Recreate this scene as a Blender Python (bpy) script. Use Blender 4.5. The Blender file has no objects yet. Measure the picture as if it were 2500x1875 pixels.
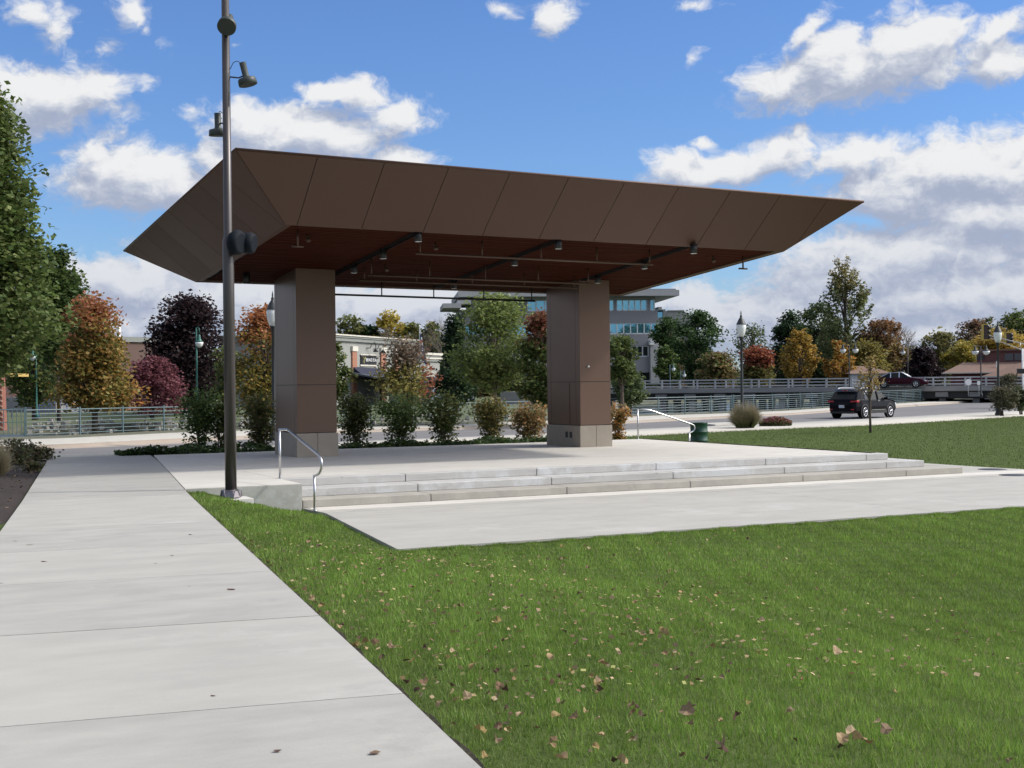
import bpy, math, random
import numpy as np
from mathutils import Vector, Matrix
R = random.Random(7)
NR = np.random.default_rng(11)
sc = bpy.context.scene
COL = sc.collection
# ---------------------------------------------------------------- camera (x along the steps, y in depth, z = 0 on the stage deck)
F, ROL, YAW, H = 3237.5, -0.0117, 0.4491, 1.788
CX, CY = 1250.0, 937.5
cyw, syw = math.cos(YAW), math.sin(YAW)
def ray(u, v):
    x, y = u-CX, v-CY
    c, s = math.cos(ROL), math.sin(ROL)
    x, y = c*x+s*y, -s*x+c*y
    r, up = x/F, -y/F
    return Vector((r*cyw+syw, -r*syw+cyw, up))
def hor(u): return CY + 10.0 - 0.0117*(u-CX) - 10.0
def atd(u, v, d): return Vector((0, 0, H)) + ray(u, v)*d
def onz(u, v, z):
    r = ray(u, v); return Vector((0, 0, H)) + r*((z-H)/r.z)
def onX(u, v, X):
    r = ray(u, v); return Vector((0, 0, H)) + r*(X/r.x)
def onY(u, v, Y):
    r = ray(u, v); return Vector((0, 0, H)) + r*(Y/r.y)
def gd(u, d, z):
    """ground point on the bearing of picture column u at forward distance d"""
    p = atd(u, hor(u), d); return Vector((p.x, p.y, z))
def zat(u, v, d): return atd(u, v, d).z
def px2m(px, d): return px*d/F
cam_d = bpy.data.cameras.new('camera'); cam = bpy.data.objects.new('camera', cam_d); COL.objects.link(cam); sc.camera = cam
cam_d.sensor_width = 36.0; cam_d.lens = F/2500.0*36.0; cam_d.clip_start = 0.05; cam_d.clip_end = 5000
Rv, Uv, Fv = Vector((cyw, -syw, 0)), Vector((0, 0, 1)), Vector((syw, cyw, 0))
R2 = Rv*math.cos(ROL) + Uv*math.sin(ROL); U2 = Uv*math.cos(ROL) - Rv*math.sin(ROL)
M = Matrix((R2, U2, -Fv)).transposed().to_4x4(); M.translation = Vector((0, 0, H)); cam.matrix_world = M

# ---------------------------------------------------------------- materials
def newmat(name):
    m = bpy.data.materials.new(name); m.use_nodes = True
    nt = m.node_tree; nt.nodes.clear()
    o = nt.nodes.new('ShaderNodeOutputMaterial'); b = nt.nodes.new('ShaderNodeBsdfPrincipled')
    nt.links.new(b.outputs[0], o.inputs[0]); return m, nt, b, o
def mat(name, col, rough=.7, metal=0., var=.12, vscale=3., bump=0., bscale=30., col2=None, spec=.5, detail=6, stretch=None, stain=None):
    m, nt, b, o = newmat(name); L = nt.links.new
    b.inputs['Roughness'].default_value = rough; b.inputs['Metallic'].default_value = metal
    b.inputs['Specular IOR Level'].default_value = spec
    tc = nt.nodes.new('ShaderNodeTexCoord'); src = tc.outputs['Object']
    if stretch:
        mp = nt.nodes.new('ShaderNodeMapping'); mp.inputs['Scale'].default_value = stretch; L(src, mp.inputs[0]); src = mp.outputs[0]
    n = nt.nodes.new('ShaderNodeTexNoise'); n.inputs['Scale'].default_value = vscale; n.inputs['Detail'].default_value = detail
    n.inputs['Roughness'].default_value = .62; L(src, n.inputs['Vector'])
    r = nt.nodes.new('ShaderNodeValToRGB'); r.color_ramp.elements[0].position = .3; r.color_ramp.elements[1].position = .7
    c2 = col2 or tuple(c*(1+var) for c in col)
    c1 = col if col2 else tuple(c*(1-var) for c in col)
    r.color_ramp.elements[0].color = (*c1, 1); r.color_ramp.elements[1].color = (*c2, 1)
    L(n.outputs[0], r.inputs[0]); out = r.outputs[0]
    if stain:   # (scale, threshold, width, colour) blotches with a shape of their own
        for (ss, th, wd, scol) in stain:
            n3 = nt.nodes.new('ShaderNodeTexNoise'); n3.inputs['Scale'].default_value = ss; n3.inputs['Detail'].default_value = 8
            n3.inputs['Roughness'].default_value = .7; L(tc.outputs['Object'], n3.inputs['Vector'])
            mr = nt.nodes.new('ShaderNodeMapRange'); mr.inputs[1].default_value = th; mr.inputs[2].default_value = th+wd
            L(n3.outputs[0], mr.inputs[0])
            mx = nt.nodes.new('ShaderNodeMix'); mx.data_type = 'RGBA'; L(mr.outputs[0], mx.inputs[0]); L(out, mx.inputs[6]); mx.inputs[7].default_value = (*scol, 1)
            out = mx.outputs[2]
    L(out, b.inputs['Base Color'])
    if bump:
        n2 = nt.nodes.new('ShaderNodeTexNoise'); n2.inputs['Scale'].default_value = bscale; n2.inputs['Detail'].default_value = 8; L(src, n2.inputs['Vector'])
        bp = nt.nodes.new('ShaderNodeBump'); bp.inputs['Strength'].default_value = bump; bp.inputs['Distance'].default_value = .02
        L(n2.outputs[0], bp.inputs['Height']); L(bp.outputs[0], b.inputs['Normal'])
    return m
def leafmat(name, rough=.6, trans=.35):
    m, nt, b, o = newmat(name); L = nt.links.new
    a = nt.nodes.new('ShaderNodeAttribute'); a.attribute_name = 'tint'
    b.inputs['Roughness'].default_value = rough; b.inputs['Specular IOR Level'].default_value = .3
    L(a.outputs['Color'], b.inputs['Base Color'])
    t = nt.nodes.new('ShaderNodeBsdfTranslucent'); L(a.outputs['Color'], t.inputs[0])
    mx = nt.nodes.new('ShaderNodeMixShader'); mx.inputs[0].default_value = trans
    L(b.outputs[0], mx.inputs[1]); L(t.outputs[0], mx.inputs[2]); L(mx.outputs[0], o.inputs[0])
    return m
def glassmat(name, col, rough=.05, metal=.0):
    m, nt, b, o = newmat(name)
    b.inputs['Base Color'].default_value = (*col, 1); b.inputs['Roughness'].default_value = rough; b.inputs['Metallic'].default_value = metal
    b.inputs['Specular IOR Level'].default_value = .8
    return m
def brickmat(name, c1, c2, mortar, scale=1.):
    m, nt, b, o = newmat(name); L = nt.links.new
    tc = nt.nodes.new('ShaderNodeTexCoord'); sx = nt.nodes.new('ShaderNodeSeparateXYZ'); L(tc.outputs['Object'], sx.inputs[0])
    ad = nt.nodes.new('ShaderNodeMath'); ad.operation = 'ADD'; L(sx.outputs[0], ad.inputs[0]); L(sx.outputs[1], ad.inputs[1])
    cb = nt.nodes.new('ShaderNodeCombineXYZ'); L(ad.outputs[0], cb.inputs[0]); L(sx.outputs[2], cb.inputs[1])
    br = nt.nodes.new('ShaderNodeTexBrick'); L(cb.outputs[0], br.inputs[0]); br.inputs['Scale'].default_value = scale
    br.inputs['Brick Width'].default_value = .4; br.inputs['Row Height'].default_value = .15; br.inputs['Mortar Size'].default_value = .012
    br.inputs['Color1'].default_value = (*c1, 1); br.inputs['Color2'].default_value = (*c2, 1); br.inputs['Mortar'].default_value = (*mortar, 1)
    L(br.outputs[0], b.inputs['Base Color']); b.inputs['Roughness'].default_value = .85
    return m
GR = dict
MT = GR(
 conc=mat('pale_concrete', (.53, .505, .455), .9, var=.09, vscale=1.3, bump=.10, bscale=55, detail=10, stretch=(1, 1.6, 1), stain=[(2.2, .62, .12, (.45, .43, .39)), (9, .70, .04, (.38, .36, .33))]),
 walk=mat('sidewalk_concrete', (.358, .346, .312), .9, var=.10, vscale=.8, bump=.12, bscale=60, detail=12, stretch=(1, 2.4, 1), stain=[(1.6, .56, .14, (.33, .318, .295)), (.5, .55, .12, (.42, .408, .38)), (14, .70, .04, (.27, .26, .24)), (45, .66, .05, (.30, .29, .27))]),
 walkb=mat('sidewalk_concrete_b', (.335, .325, .295), .9, var=.12, vscale=1.1, bump=.12, bscale=60, detail=12, stretch=(1, 2.4, 1), stain=[(1.3, .55, .14, (.30, .29, .265)), (14, .69, .04, (.25, .24, .22)), (45, .66, .05, (.28, .27, .25)), (5, .70, .03, (.24, .22, .19))]),
 step=mat('step_concrete', (.42, .41, .39), .85, var=.12, vscale=1.2, bump=.15, bscale=40, stretch=(1, 1, 5), stain=[(1.1, .50, .1, (.50, .505, .50)), (5, .66, .06, (.30, .285, .25))]),
 stepb=mat('weathered_step_concrete', (.335, .315, .275), .9, var=.14, vscale=2., bump=.2, bscale=40, stain=[(3, .55, .1, (.37, .35, .31)), (6, .64, .06, (.22, .20, .165))]),
 kerb=mat('kerb_concrete', (.41, .39, .345), .9, var=.1, vscale=2., bump=.2),
 gutter=mat('rust_stained_gutter', (.27, .225, .185), .9, col2=(.32, .275, .23), vscale=.4),
 asph=mat('asphalt', (.145, .14, .14), .95, var=.14, vscale=.35, bump=.3, bscale=60, stretch=(.3, 1, 1)),
 dark=mat('joint_filler', (.03, .028, .025), .95),
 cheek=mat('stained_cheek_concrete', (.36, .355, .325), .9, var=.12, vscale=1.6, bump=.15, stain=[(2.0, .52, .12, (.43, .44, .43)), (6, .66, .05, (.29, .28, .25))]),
 joint=mat('joint_grey', (.09, .085, .078), .95),
 soil=mat('lawn_edge_soil', (.045, .033, .022), 1., var=.4, vscale=20, bump=.6, bscale=60),
 mulch=mat('bark_mulch', (.014, .010, .008), 1., col2=(.05, .034, .025), vscale=28, bump=1.2, bscale=60),
 lawn=mat('lawn_turf', (.058, .085, .022), 1., col2=(.078, .108, .03), vscale=6, bump=.7, bscale=50, detail=10, spec=.1),
 bank=mat('river_bank', (.06, .075, .035), 1., col2=(.15, .14, .10), vscale=1.5, bump=.8, bscale=10),
 far=mat('far_ground', (.06, .085, .03), 1., col2=(.09, .10, .045), vscale=.15),
 panel=mat('bronze_metal_panel', (.084, .040, .024), .52, metal=.15, var=.04, vscale=.5, bump=.02, bscale=200),
 panelb=mat('bronze_metal_panel_b', (.088, .042, .025), .50, metal=.15, var=.05, vscale=.5),
 panelc=mat('bronze_metal_panel_c', (.081, .0385, .023), .54, metal=.15, var=.05, vscale=.5),
 colp=mat('bronze_column_panel', (.145, .088, .063), .38, metal=.5, var=.04, vscale=.6, bump=.02, bscale=200),
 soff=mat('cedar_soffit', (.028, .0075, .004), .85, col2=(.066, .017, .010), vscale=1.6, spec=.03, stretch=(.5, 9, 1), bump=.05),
 black=mat('black_steel', (.012, .012, .013), .5),
 pipe=mat('bronze_pipe', (.10, .06, .04), .45, metal=.4),
 stone=mat('limestone_base', (.31, .27, .22), .85, var=.08, vscale=2.5, bump=.15, bscale=25),
 steel=mat('brushed_steel', (.55, .55, .56), .28, metal=1., var=.05),
 cover=mat('cast_cover', (.22, .20, .21), .3, metal=.8),
 pole=mat('bronze_pole_paint', (.068, .060, .058), .36, metal=.35, var=.05, vscale=.8),
 lampgr=mat('grey_green_fixture', (.035, .043, .038), .5),
 spk=mat('speaker_grey', (.006, .009, .014), .7, spec=.15, bump=.2, bscale=150),
 footing=mat('footing_concrete', (.55, .53, .49), .9, var=.06),
 white=mat('white_paint', (.75, .75, .73), .6, var=.03),
 globe=mat('frosted_globe', (.72, .74, .72), .25, var=.03),
 gpole=mat('green_pole_paint', (.02, .12, .09), .45, var=.1),
 dpole=mat('dark_pole_paint', (.02, .024, .026), .5, var=.1),
 fence=mat('blue_green_fence_paint', (.075, .125, .14), .5, var=.12),
 drum=mat('green_drum_paint', (.012, .055, .032), .35, var=.2, vscale=4, bump=.05, stain=[(7, .68, .05, (.09, .05, .03))]),
 bark=mat('bark', (.085, .065, .05), .95, var=.3, vscale=8, bump=.8, bscale=25, stretch=(1, 1, .25)),
 bark2=mat('pale_bark', (.20, .17, .13), .95, var=.3, vscale=8, bump=.6, bscale=25, stretch=(1, 1, .25)),
 leaf=leafmat('leaf', .6, .42), grassm=leafmat('grass_blade', .5, .45), dry=leafmat('dry_leaf', .8, .15),
 water=None)
def water():
    m, nt, b, o = newmat('river_water'); L = nt.links.new
    b.inputs['Base Color'].default_value = (.03, .045, .06, 1); b.inputs['Roughness'].default_value = .18; b.inputs['Specular IOR Level'].default_value = .35
    tc = nt.nodes.new('ShaderNodeTexCoord'); n = nt.nodes.new('ShaderNodeTexNoise'); n.inputs['Scale'].default_value = 1.4; n.inputs['Detail'].default_value = 5
    L(tc.outputs['Object'], n.inputs['Vector']); bp = nt.nodes.new('ShaderNodeBump'); bp.inputs['Strength'].default_value = .5; bp.inputs['Distance'].default_value = .25
    L(n.outputs[0], bp.inputs['Height']); L(bp.outputs[0], b.inputs['Normal']); return m
MT['water'] = water()

# ---------------------------------------------------------------- objects
def tag(o, label=None, cat=None, group=None, kind=None):
    if label: o['label'] = label
    if cat: o['category'] = cat
    if group: o['group'] = group
    if kind: o['kind'] = kind
    return o
def thing(name, label, cat, loc=(0, 0, 0), rz=0., group=None):
    o = bpy.data.objects.new(name, None); COL.objects.link(o); o.empty_display_size = .2
    o.location = loc; o.rotation_euler = (0, 0, rz); return tag(o, label, cat, group)
def copy_tree(o, parent=None):
    c = o.copy(); COL.objects.link(c)
    if parent: c.parent = parent
    for ch in [x for x in ALL if x.parent == o]:
        ALL.append(copy_tree(ch, c))
    return c
ALL = []
class MB:
    def __init__(s): s.v = []; s.f = []; s.m = []; s.sm = []
    def add(s, vs, fs, mi=0, sm=False):
        b = len(s.v); s.v += [tuple(v) for v in vs]
        for f in fs: s.f.append([b+i for i in f]); s.m.append(mi); s.sm.append(sm)
        return s
    def box(s, c, d, mi=0, rz=0., taper=1.):
        hx, hy, hz = d[0]/2, d[1]/2, d[2]/2; ca, sa = math.cos(rz), math.sin(rz); vs = []
        for z in (-hz, hz):
            t = taper if z > 0 else 1.
            for x, y in ((-hx, -hy), (hx, -hy), (hx, hy), (-hx, hy)):
                x, y = x*t, y*t; vs.append((c[0]+x*ca-y*sa, c[1]+x*sa+y*ca, c[2]+z))
        return s.add(vs, [(0, 3, 2, 1), (4, 5, 6, 7), (0, 1, 5, 4), (1, 2, 6, 5), (2, 3, 7, 6), (3, 0, 4, 7)], mi)
    def b2(s, x0, x1, y0, y1, z0, z1, mi=0): return s.box(((x0+x1)/2, (y0+y1)/2, (z0+z1)/2), (x1-x0, y1-y0, z1-z0), mi)
    def prism(s, pts, z0, z1, mi=0):
        n = len(pts); vs = [(p[0], p[1], z0) for p in pts]+[(p[0], p[1], z1) for p in pts]
        return s.add(vs, [tuple(range(n-1, -1, -1)), tuple(range(n, 2*n))]+[(i, (i+1) % n, n+(i+1) % n, n+i) for i in range(n)], mi)
    def hexa(s, a, b, mi=0):
        """solid between quad a (4 pts) and quad b (4 pts)"""
        return s.add(list(a)+list(b), [(0, 3, 2, 1), (4, 5, 6, 7), (0, 1, 5, 4), (1, 2, 6, 5), (2, 3, 7, 6), (3, 0, 4, 7)], mi)
    def tube(s, pts, r, n=8, mi=0, cap=True):
        pts = [Vector(p) for p in pts]; rr = r if isinstance(r, (list, tuple)) else [r]*len(pts)
        b = len(s.v); prev = None
        for i, p in enumerate(pts):
            t = (pts[min(i+1, len(pts)-1)]-pts[max(i-1, 0)])
            t = t.normalized() if t.length > 1e-9 else Vector((0, 0, 1))
            if prev is None:
                a = t.orthogonal().normalized()
            else:
                a = (prev - t*prev.dot(t)); a = a.normalized() if a.length > 1e-6 else t.orthogonal().normalized()
            prev = a; c = t.cross(a)
            for k in range(n):
                q = p+(a*math.cos(2*math.pi*k/n)+c*math.sin(2*math.pi*k/n))*rr[i]; s.v.append(tuple(q))
        for i in range(len(pts)-1):
            for k in range(n):
                s.f.append([b+i*n+k, b+i*n+(k+1) % n, b+(i+1)*n+(k+1) % n, b+(i+1)*n+k]); s.m.append(mi); s.sm.append(n > 5)
        if cap:
            s.f.append([b+k for k in range(n-1, -1, -1)]); s.m.append(mi); s.sm.append(False)
            e = b+(len(pts)-1)*n; s.f.append([e+k for k in range(n)]); s.m.append(mi); s.sm.append(False)
        return s
    def lathe(s, prof, c=(0, 0, 0), n=16, mi=0, ax=None):
        """prof: (radius, height) pairs along axis ax (default z) from point c"""
        ax = Vector(ax or (0, 0, 1)).normalized(); c = Vector(c)
        return s.tube2([c+ax*h for r, h in prof], [r for r, h in prof], ax, n, mi)
    def tube2(s, pts, rr, ax, n, mi):
        a = ax.orthogonal().normalized(); d = ax.cross(a); b = len(s.v)
        for p, r in zip(pts, rr):
            for k in range(n): s.v.append(tuple(p+(a*math.cos(2*math.pi*k/n)+d*math.sin(2*math.pi*k/n))*max(r, 1e-4)))
        for i in range(len(pts)-1):
            for k in range(n):
                s.f.append([b+i*n+k, b+i*n+(k+1) % n, b+(i+1)*n+(k+1) % n, b+(i+1)*n+k]); s.m.append(mi); s.sm.append(True)
        s.f.append([b+k for k in range(n-1, -1, -1)]); s.m.append(mi); s.sm.append(False)
        e = b+(len(pts)-1)*n; s.f.append([e+k for k in range(n)]); s.m.append(mi); s.sm.append(False)
        return s
    def build(s, name, mats, parent=None, loc=None, bevel=0, world=False, label=None):
        me = bpy.data.meshes.new(name); v = s.v
        if world and parent is not None:
            q = parent
            off = Vector((0, 0, 0))
            while q is not None: off += Vector(q.location); q = q.parent
            v = [(a[0]-off.x, a[1]-off.y, a[2]-off.z) for a in v]
        me.from_pydata(v, [], s.f)
        if not isinstance(mats, (list, tuple)): mats = [mats]
        for m in mats: me.materials.append(MT[m] if isinstance(m, str) else m)
        me.polygons.foreach_set('material_index', s.m); me.polygons.foreach_set('use_smooth', s.sm); me.update()
        o = bpy.data.objects.new(name, me); COL.objects.link(o)
        if parent is not None: o.parent = parent
        if loc is not None: o.location = loc
        if bevel:
            md = o.modifiers.new('bevel', 'BEVEL'); md.width = bevel; md.segments = 2; md.limit_method = 'ANGLE'; md.angle_limit = .6
        if label: o['label'] = label
        ALL.append(o); return o
def struct(o): o['kind'] = 'structure'; return o
def card_mesh(name, verts, nper, tints, material, parent=None, faces=None):
    """verts (N,nper,3), tints (N,3): N little faces with a colour each"""
    N = len(verts); me = bpy.data.meshes.new(name)
    vv = verts.reshape(-1, 3).astype(np.float32)
    me.vertices.add(len(vv)); me.vertices.foreach_set('co', vv.ravel())
    me.loops.add(N*nper); me.loops.foreach_set('vertex_index', np.arange(N*nper, dtype=np.int32))
    me.polygons.add(N); me.polygons.foreach_set('loop_start', np.arange(0, N*nper, nper, dtype=np.int32))
    me.update(calc_edges=True)
    at = me.color_attributes.new('tint', 'FLOAT_COLOR', 'POINT')
    c = np.ones((N, nper, 4), np.float32); c[:, :, :3] = tints[:, None, :]; at.data.foreach_set('color', c.ravel())
    me.materials.append(material); me.validate()
    o = bpy.data.objects.new(name, me); COL.objects.link(o)
    if parent is not None: o.parent = parent
    ALL.append(o); return o
# ---------------------------------------------------------------- ground, walks, road
def lerp(t, a, b): return a+(b-a)*t
def sst(t): t = min(max(t, 0), 1); return t*t*(3-2*t)
def zwalk(Y): return float(np.interp(Y, [5, 22], [.2, 0]))
def xs(Y): return 2.26+.1436*(Y-5)           # the sidewalk's edge beside the lawn
XL = lambda Y: xs(Y)-2.66
TB = [ # u, v of: inner walk edge, kerb, far gutter, far kerb top, far walk back; z of the walks
 (-900, 1150, 1140, 1128, 1114, 1098, -.05), (-300, 1132, 1122, 1110, 1097, 1082, -.05), (150, 1118.5, 1108.6, 1096, 1084, 1070, -.05), (430, 1110, 1100, 1084, 1070, 1056, -.08),
 (824, 1090, 1079, 1058, 1055, 1044, -.18), (1150, 1073, 1066, 1048, 1045.5, 1035, -.25), (1521, 1062, 1048.8, 1034.5, 1030, 1017, -.25),
 (1759, 1050.4, 1039, 1022, 1018, 1009.5, -.25), (1923, 1043, 1032, 1014, 1010.5, 1002.5, -.25), (2129, 1035, 1021.5, 999.5, 997, 989, -.25),
 (2422, 1018, 1005, 979, 977, 970.5, -.25), (2500, 1013, 1001, 974, 972.2, 966, -.25), (2800, 994, 982, 961, 959.5, 954, -.25)]
def curve(k, dz):
    P = [onz(t[0], t[k], t[6]+dz) for t in TB]
    return [p for p in P]
CV = {1: curve(1, 0), 2: curve(2, 0), 3: curve(3, -.15), 4: curve(4, 0), 5: curve(5, 0)}
XA = np.concatenate([np.array([-60, -40, -25, -15]), np.arange(-10, 60, 1.), np.arange(60, 130, 3.)])
def yof(k, X): return float(np.interp(X, [p.x for p in CV[k]], [p.y for p in CV[k]]))
def zof(k, X): return float(np.interp(X, [p.x for p in CV[k]], [p.z for p in CV[k]]))
for k in CV:  # keep the outermost ends running on
    a, b = CV[k][0], CV[k][1]; CV[k].insert(0, a+(a-b).normalized()*60)
    a, b = CV[k][-1], CV[k][-2]; CV[k].append(a+(a-b).normalized()*60)
def strip(name, lines, m, kind='structure'):
    """lines: list of functions X -> (y, z)"""
    mb = MB(); n = len(lines)
    for X in XA:
        for f in lines: y, z = f(X); mb.v.append((X, y, z))
    for i in range(len(XA)-1):
        for j in range(n-1):
            a = i*n+j; mb.f.append([a, a+n, a+n+1, a+1]); mb.m.append(0); mb.sm.append(True)
    o = mb.build(name, m); o['kind'] = kind; return o
g = lambda k, dy=0., dz=0.: (lambda X: (yof(k, X)+dy, zof(k, X)+dz))
strip('pavement', [g(1, 0, -.12), g(1), g(2, -.02), g(2, 0, -.02), g(2, .01, -.16)], 'kerb')
o = strip('road', [lambda X: (yof(2, X)+.005, zof(2, X)-.15), lambda X: ((yof(2, X)+yof(3, X))/2, zof(2, X)-.10), lambda X: (max(yof(3, X), yof(2, X)+1), zof(3, X)+.0)], 'asph')
strip('gutter', [lambda X: (max(yof(3, X), yof(2, X)+1), zof(3, X)+.0), lambda X: (max(yof(4, X), yof(3, X)+.15), zof(4, X)-.10), lambda X: (max(yof(4, X), yof(3, X)+.15)+.02, zof(4, X)-.01)], 'gutter')
strip('far_pavement', [lambda X: (max(yof(4, X), yof(3, X)+.15)+.02, zof(4, X)-.01), lambda X: (max(yof(4, X), yof(3, X)+.15)+.06, zof(4, X)), lambda X: (max(yof(5, X), yof(4, X)+.6), zof(5, X))], 'kerb')
WZ = -1.75
strip('river_bank', [lambda X: (max(yof(5, X), yof(4, X)+.6), zof(5, X)), lambda X: (yof(5, X)+2.6, zof(5, X)+.02), lambda X: (yof(5, X)+7, -1.2), lambda X: (yof(5, X)+10, -2.4)], 'bank')
# lawn height
def wl(Y): return float(np.interp(Y, [5, 17, 22.6, 23.7], [10, 2.5, 2.4, 2.15]))
def hl(X, Y):
    a = X-xs(Y)
    if Y < 24:
        z = lerp(sst(a/wl(Y)), zwalk(Y), -.456) if a > 0 else zwalk(Y)
    else:
        z = -.456 if X > 8 else lerp(sst((X-xs(Y))/2.2), 0, -.456) if X > xs(Y) else 0
    Y1 = yof(1, X); Z1 = zof(1, X)
    t = sst((Y-24)/max(Y1-24, 3)) if Y > 24 else 0
    z = lerp(t, z, Z1)
    return z-.03
mb = MB()
XG = np.concatenate([np.array([-60, -40, -25, -15, -10, -6]), np.arange(-4, 46, .4), np.arange(46, 130, 4.)])
NYG = 110
for X in XG:
    y1 = yof(1, X)+.05
    for j in range(NYG):
        Y = -8+(y1+8)*j/(NYG-1); mb.v.append((X, Y, hl(X, Y)-(.02 if j < NYG-1 else .05)))
for i in range(len(XG)-1):
    for j in range(NYG-1):
        a = i*NYG+j; mb.f.append([a, a+NYG, a+NYG+1, a+1]); mb.m.append(0); mb.sm.append(True)
struct(mb.build('lawn', 'lawn'))
# far ground, river
mb = MB()
def poly(pts, z): mb.add([(p[0], p[1], z) for p in pts], [tuple(range(len(pts)))])
mb.add([(-3000, -3000, -3.2), (3000, -3000, -3.2), (3000, 3000, -3.2), (-3000, 3000, -3.2)], [(0, 1, 2, 3)])
struct(mb.build('ground', 'far'))
# far bank beyond the river: edge follows these picture columns / distances
FB = [(-1500, 100), (-400, 104), (100, 104), (400, 104), (700, 106), (1000, 108), (1250, 112), (1420, 122), (1500, 210), (2300, 240), (2480, 100), (2900, 90), (3600, 80)]
mb = MB(); row = []
for (u, d) in FB:
    a = gd(u, d, -2.6); b = gd(u, d+3.2, -1.1); c = gd(u, d+10, -.35 if u < 1450 else .4); e = gd(u, d+60, -.3 if u < 1450 else 1.2); f_ = gd(u, 2600, -1.)
    row.append([a, b, c, e, f_])
for r_ in row: mb.v += [tuple(p) for p in r_]
for i in range(len(row)-1):
    for j in range(4):
        a = i*5+j; mb.f.append([a, a+5, a+6, a+1]); mb.m.append(0 if j else 1); mb.sm.append(False)
struct(mb.build('far_bank', ['far', 'bank']))
mb = MB(); mb.add([(-400, 20, WZ), (600, -200, WZ), (700, 500, WZ), (-400, 500, WZ)], [(0, 1, 2, 3)])
mb.v = [(-300, 66, WZ), (60, 84, WZ), (130, 60, WZ), (400, -20, WZ), (500, 600, WZ), (-300, 600, WZ)]; mb.f = [[0, 1, 2, 3, 4, 5]]; mb.m = [0]; mb.sm = [False]
struct(mb.build('water', 'water'))
# sidewalk slabs
def sw_slabs():
    mb = MB(); js = [(-7., .012)]; 
    Y = 6.48-2.65*5
    js = []
    while Y < 34.5: js.append(Y); Y += 2.65
    js.append(36.2)
    wide = {round(9.13, 2): .014, round(6.48, 2): .010}
    def pt(Y, t):   # across the walk (joints square to its edge)
        X = xs(Y)-t*math.cos(.1426); y = Y+t*math.sin(.1426); return (X, y)
    for i in range(len(js)-1):
        w0 = .010 if abs(js[i]-9.13) < .1 else .0065 if js[i] < 9 else .005; w1 = .010 if abs(js[i+1]-9.13) < .1 else .0065 if js[i+1] < 9 else .005
        a, b = js[i]+w0, js[i+1]-w1
        z0, z1 = zwalk(a), zwalk(b)
        n = 1 if not (a < 22 < b) else 2
        p = [pt(a, 0), pt(a, 2.62), pt(b, 2.62), pt(b, 0)]
        if i == len(js)-2: p[2] = (p[2][0], 36.6); p[3] = (p[3][0], 36.9)
        top = [(q[0], q[1], z) for q, z in zip(p, (z0, z0, z1, z1))]; bot = [(q[0], q[1], z-.10) for q, z in zip(p, (z0, z0, z1, z1))]
        mb.hexa([bot[1], bot[0], bot[3], bot[2]], [top[1], top[0], top[3], top[2]], (0, 2, 0, 0, 2, 0, 2)[i % 7])
    # dark bed under the joints
    for i in range(len(js)-1):
        a, b = js[i], js[i+1]; p = [pt(a, .03), pt(a, 2.59), pt(b, 2.59), pt(b, .03)]
        z = [zwalk(a), zwalk(a), zwalk(b), zwalk(b)]
        mb.add([(q[0], q[1], zz-.005) for q, zz in zip(p, z)], [(0, 3, 2, 1)], 1)
    # branch to the left
    mb.hexa([(xs(17.25)-2.655, 17.27, -.05), (-7, 18.3, -.05), (-7, 12.5, -.05), (xs(12)-2.655, 12.1, -.05)], [(xs(17.25)-2.655, 17.27, .055), (-7, 18.3, .075), (-7, 12.5, .12), (xs(12)-2.655, 12.1, .11)])
    return mb.build('sidewalk', ['walk', 'joint', 'walkb'])
struct(sw_slabs())
# soil line at the sidewalk's edge
mb = MB(); n = 0
for i in range(160):
    Y = -3+i*.17
    if Y > 23.5: break
    w = .022+.014*math.sin(i*1.7)+.018*R.random()
    mb.v += [(xs(Y)+.001, Y, zwalk(Y)-.035), (xs(Y)+w, Y, hl(xs(Y)+w, Y)+.012)]; n += 1
for i in range(n-1): mb.f.append([2*i, 2*i+1, 2*i+3, 2*i+2]); mb.m.append(0); mb.sm.append(True)
struct(mb.build('soil', 'soil'))
# mulch bed left of the walk
mb = MB()
for i in range(23):
    Y = 17.2+i*.85
    for j in range(14):
        X = XL(Y)-.02-j*.6; mb.v.append((X, Y, -.02+(R.random()*.05 if j else 0)+.02*min(j, 3)))
for i in range(22):
    for j in range(13): a = i*14+j; mb.f.append([a, a+1, a+15, a+14]); mb.m.append(0); mb.sm.append(True)
tag(struct(mb.build('mulch_bed', 'mulch')))
# plaza
PZ = -3*.152
mb = MB()
mb.prism([(6.45, 17.06), (16.2, 17.06), (16.2, 22.57), (7.19, 22.57)], PZ-.1, PZ)
mb.prism([(16.212, 17.06), (26.4, 17.06), (25.7, 22.57), (16.212, 22.57)], PZ-.1, PZ)
mb.prism([(7.19, 22.60), (25.7, 22.60), (25.35, 25.0), (24.95, 37.2), (22.0, 37.2), (22.0, 23.6), (7.1, 23.68)], PZ-.1, PZ)
mb.add([(7.25, 22.5, PZ-.005), (23.4, 22.5, PZ-.005), (23.4, 22.7, PZ-.005), (7.25, 22.7, PZ-.005)], [(0, 1, 2, 3)], 1)
mb.add([(23.4, 22.5, PZ-.002), (25.6, 22.5, PZ-.002), (25.6, 22.7, PZ-.002), (23.4, 22.7, PZ-.002)], [(0, 1, 2, 3)], 0)
struct(mb.build('plaza', ['walk', 'dark']))
# utility covers
for i, (u, v, w) in enumerate(((2423, 1146, 'farther'), (2477, 1160, 'nearer'))):
    p = onz(u, v, PZ); t = thing('utility_cover', 'round dark %s utility cover set in the paving right of the steps' % w, 'cover', (p.x, p.y, PZ+.001), 0, 'utility covers in the paving')
    MB().lathe([(.30, 0), (.30, .006), (.28, .008), (.0, .008)], n=24).build('lid', 'black', t)
    MB().lathe([(.35, 0), (.35, .004), (.305, .004)], n=24).build('ring', 'asph', t)

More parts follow.
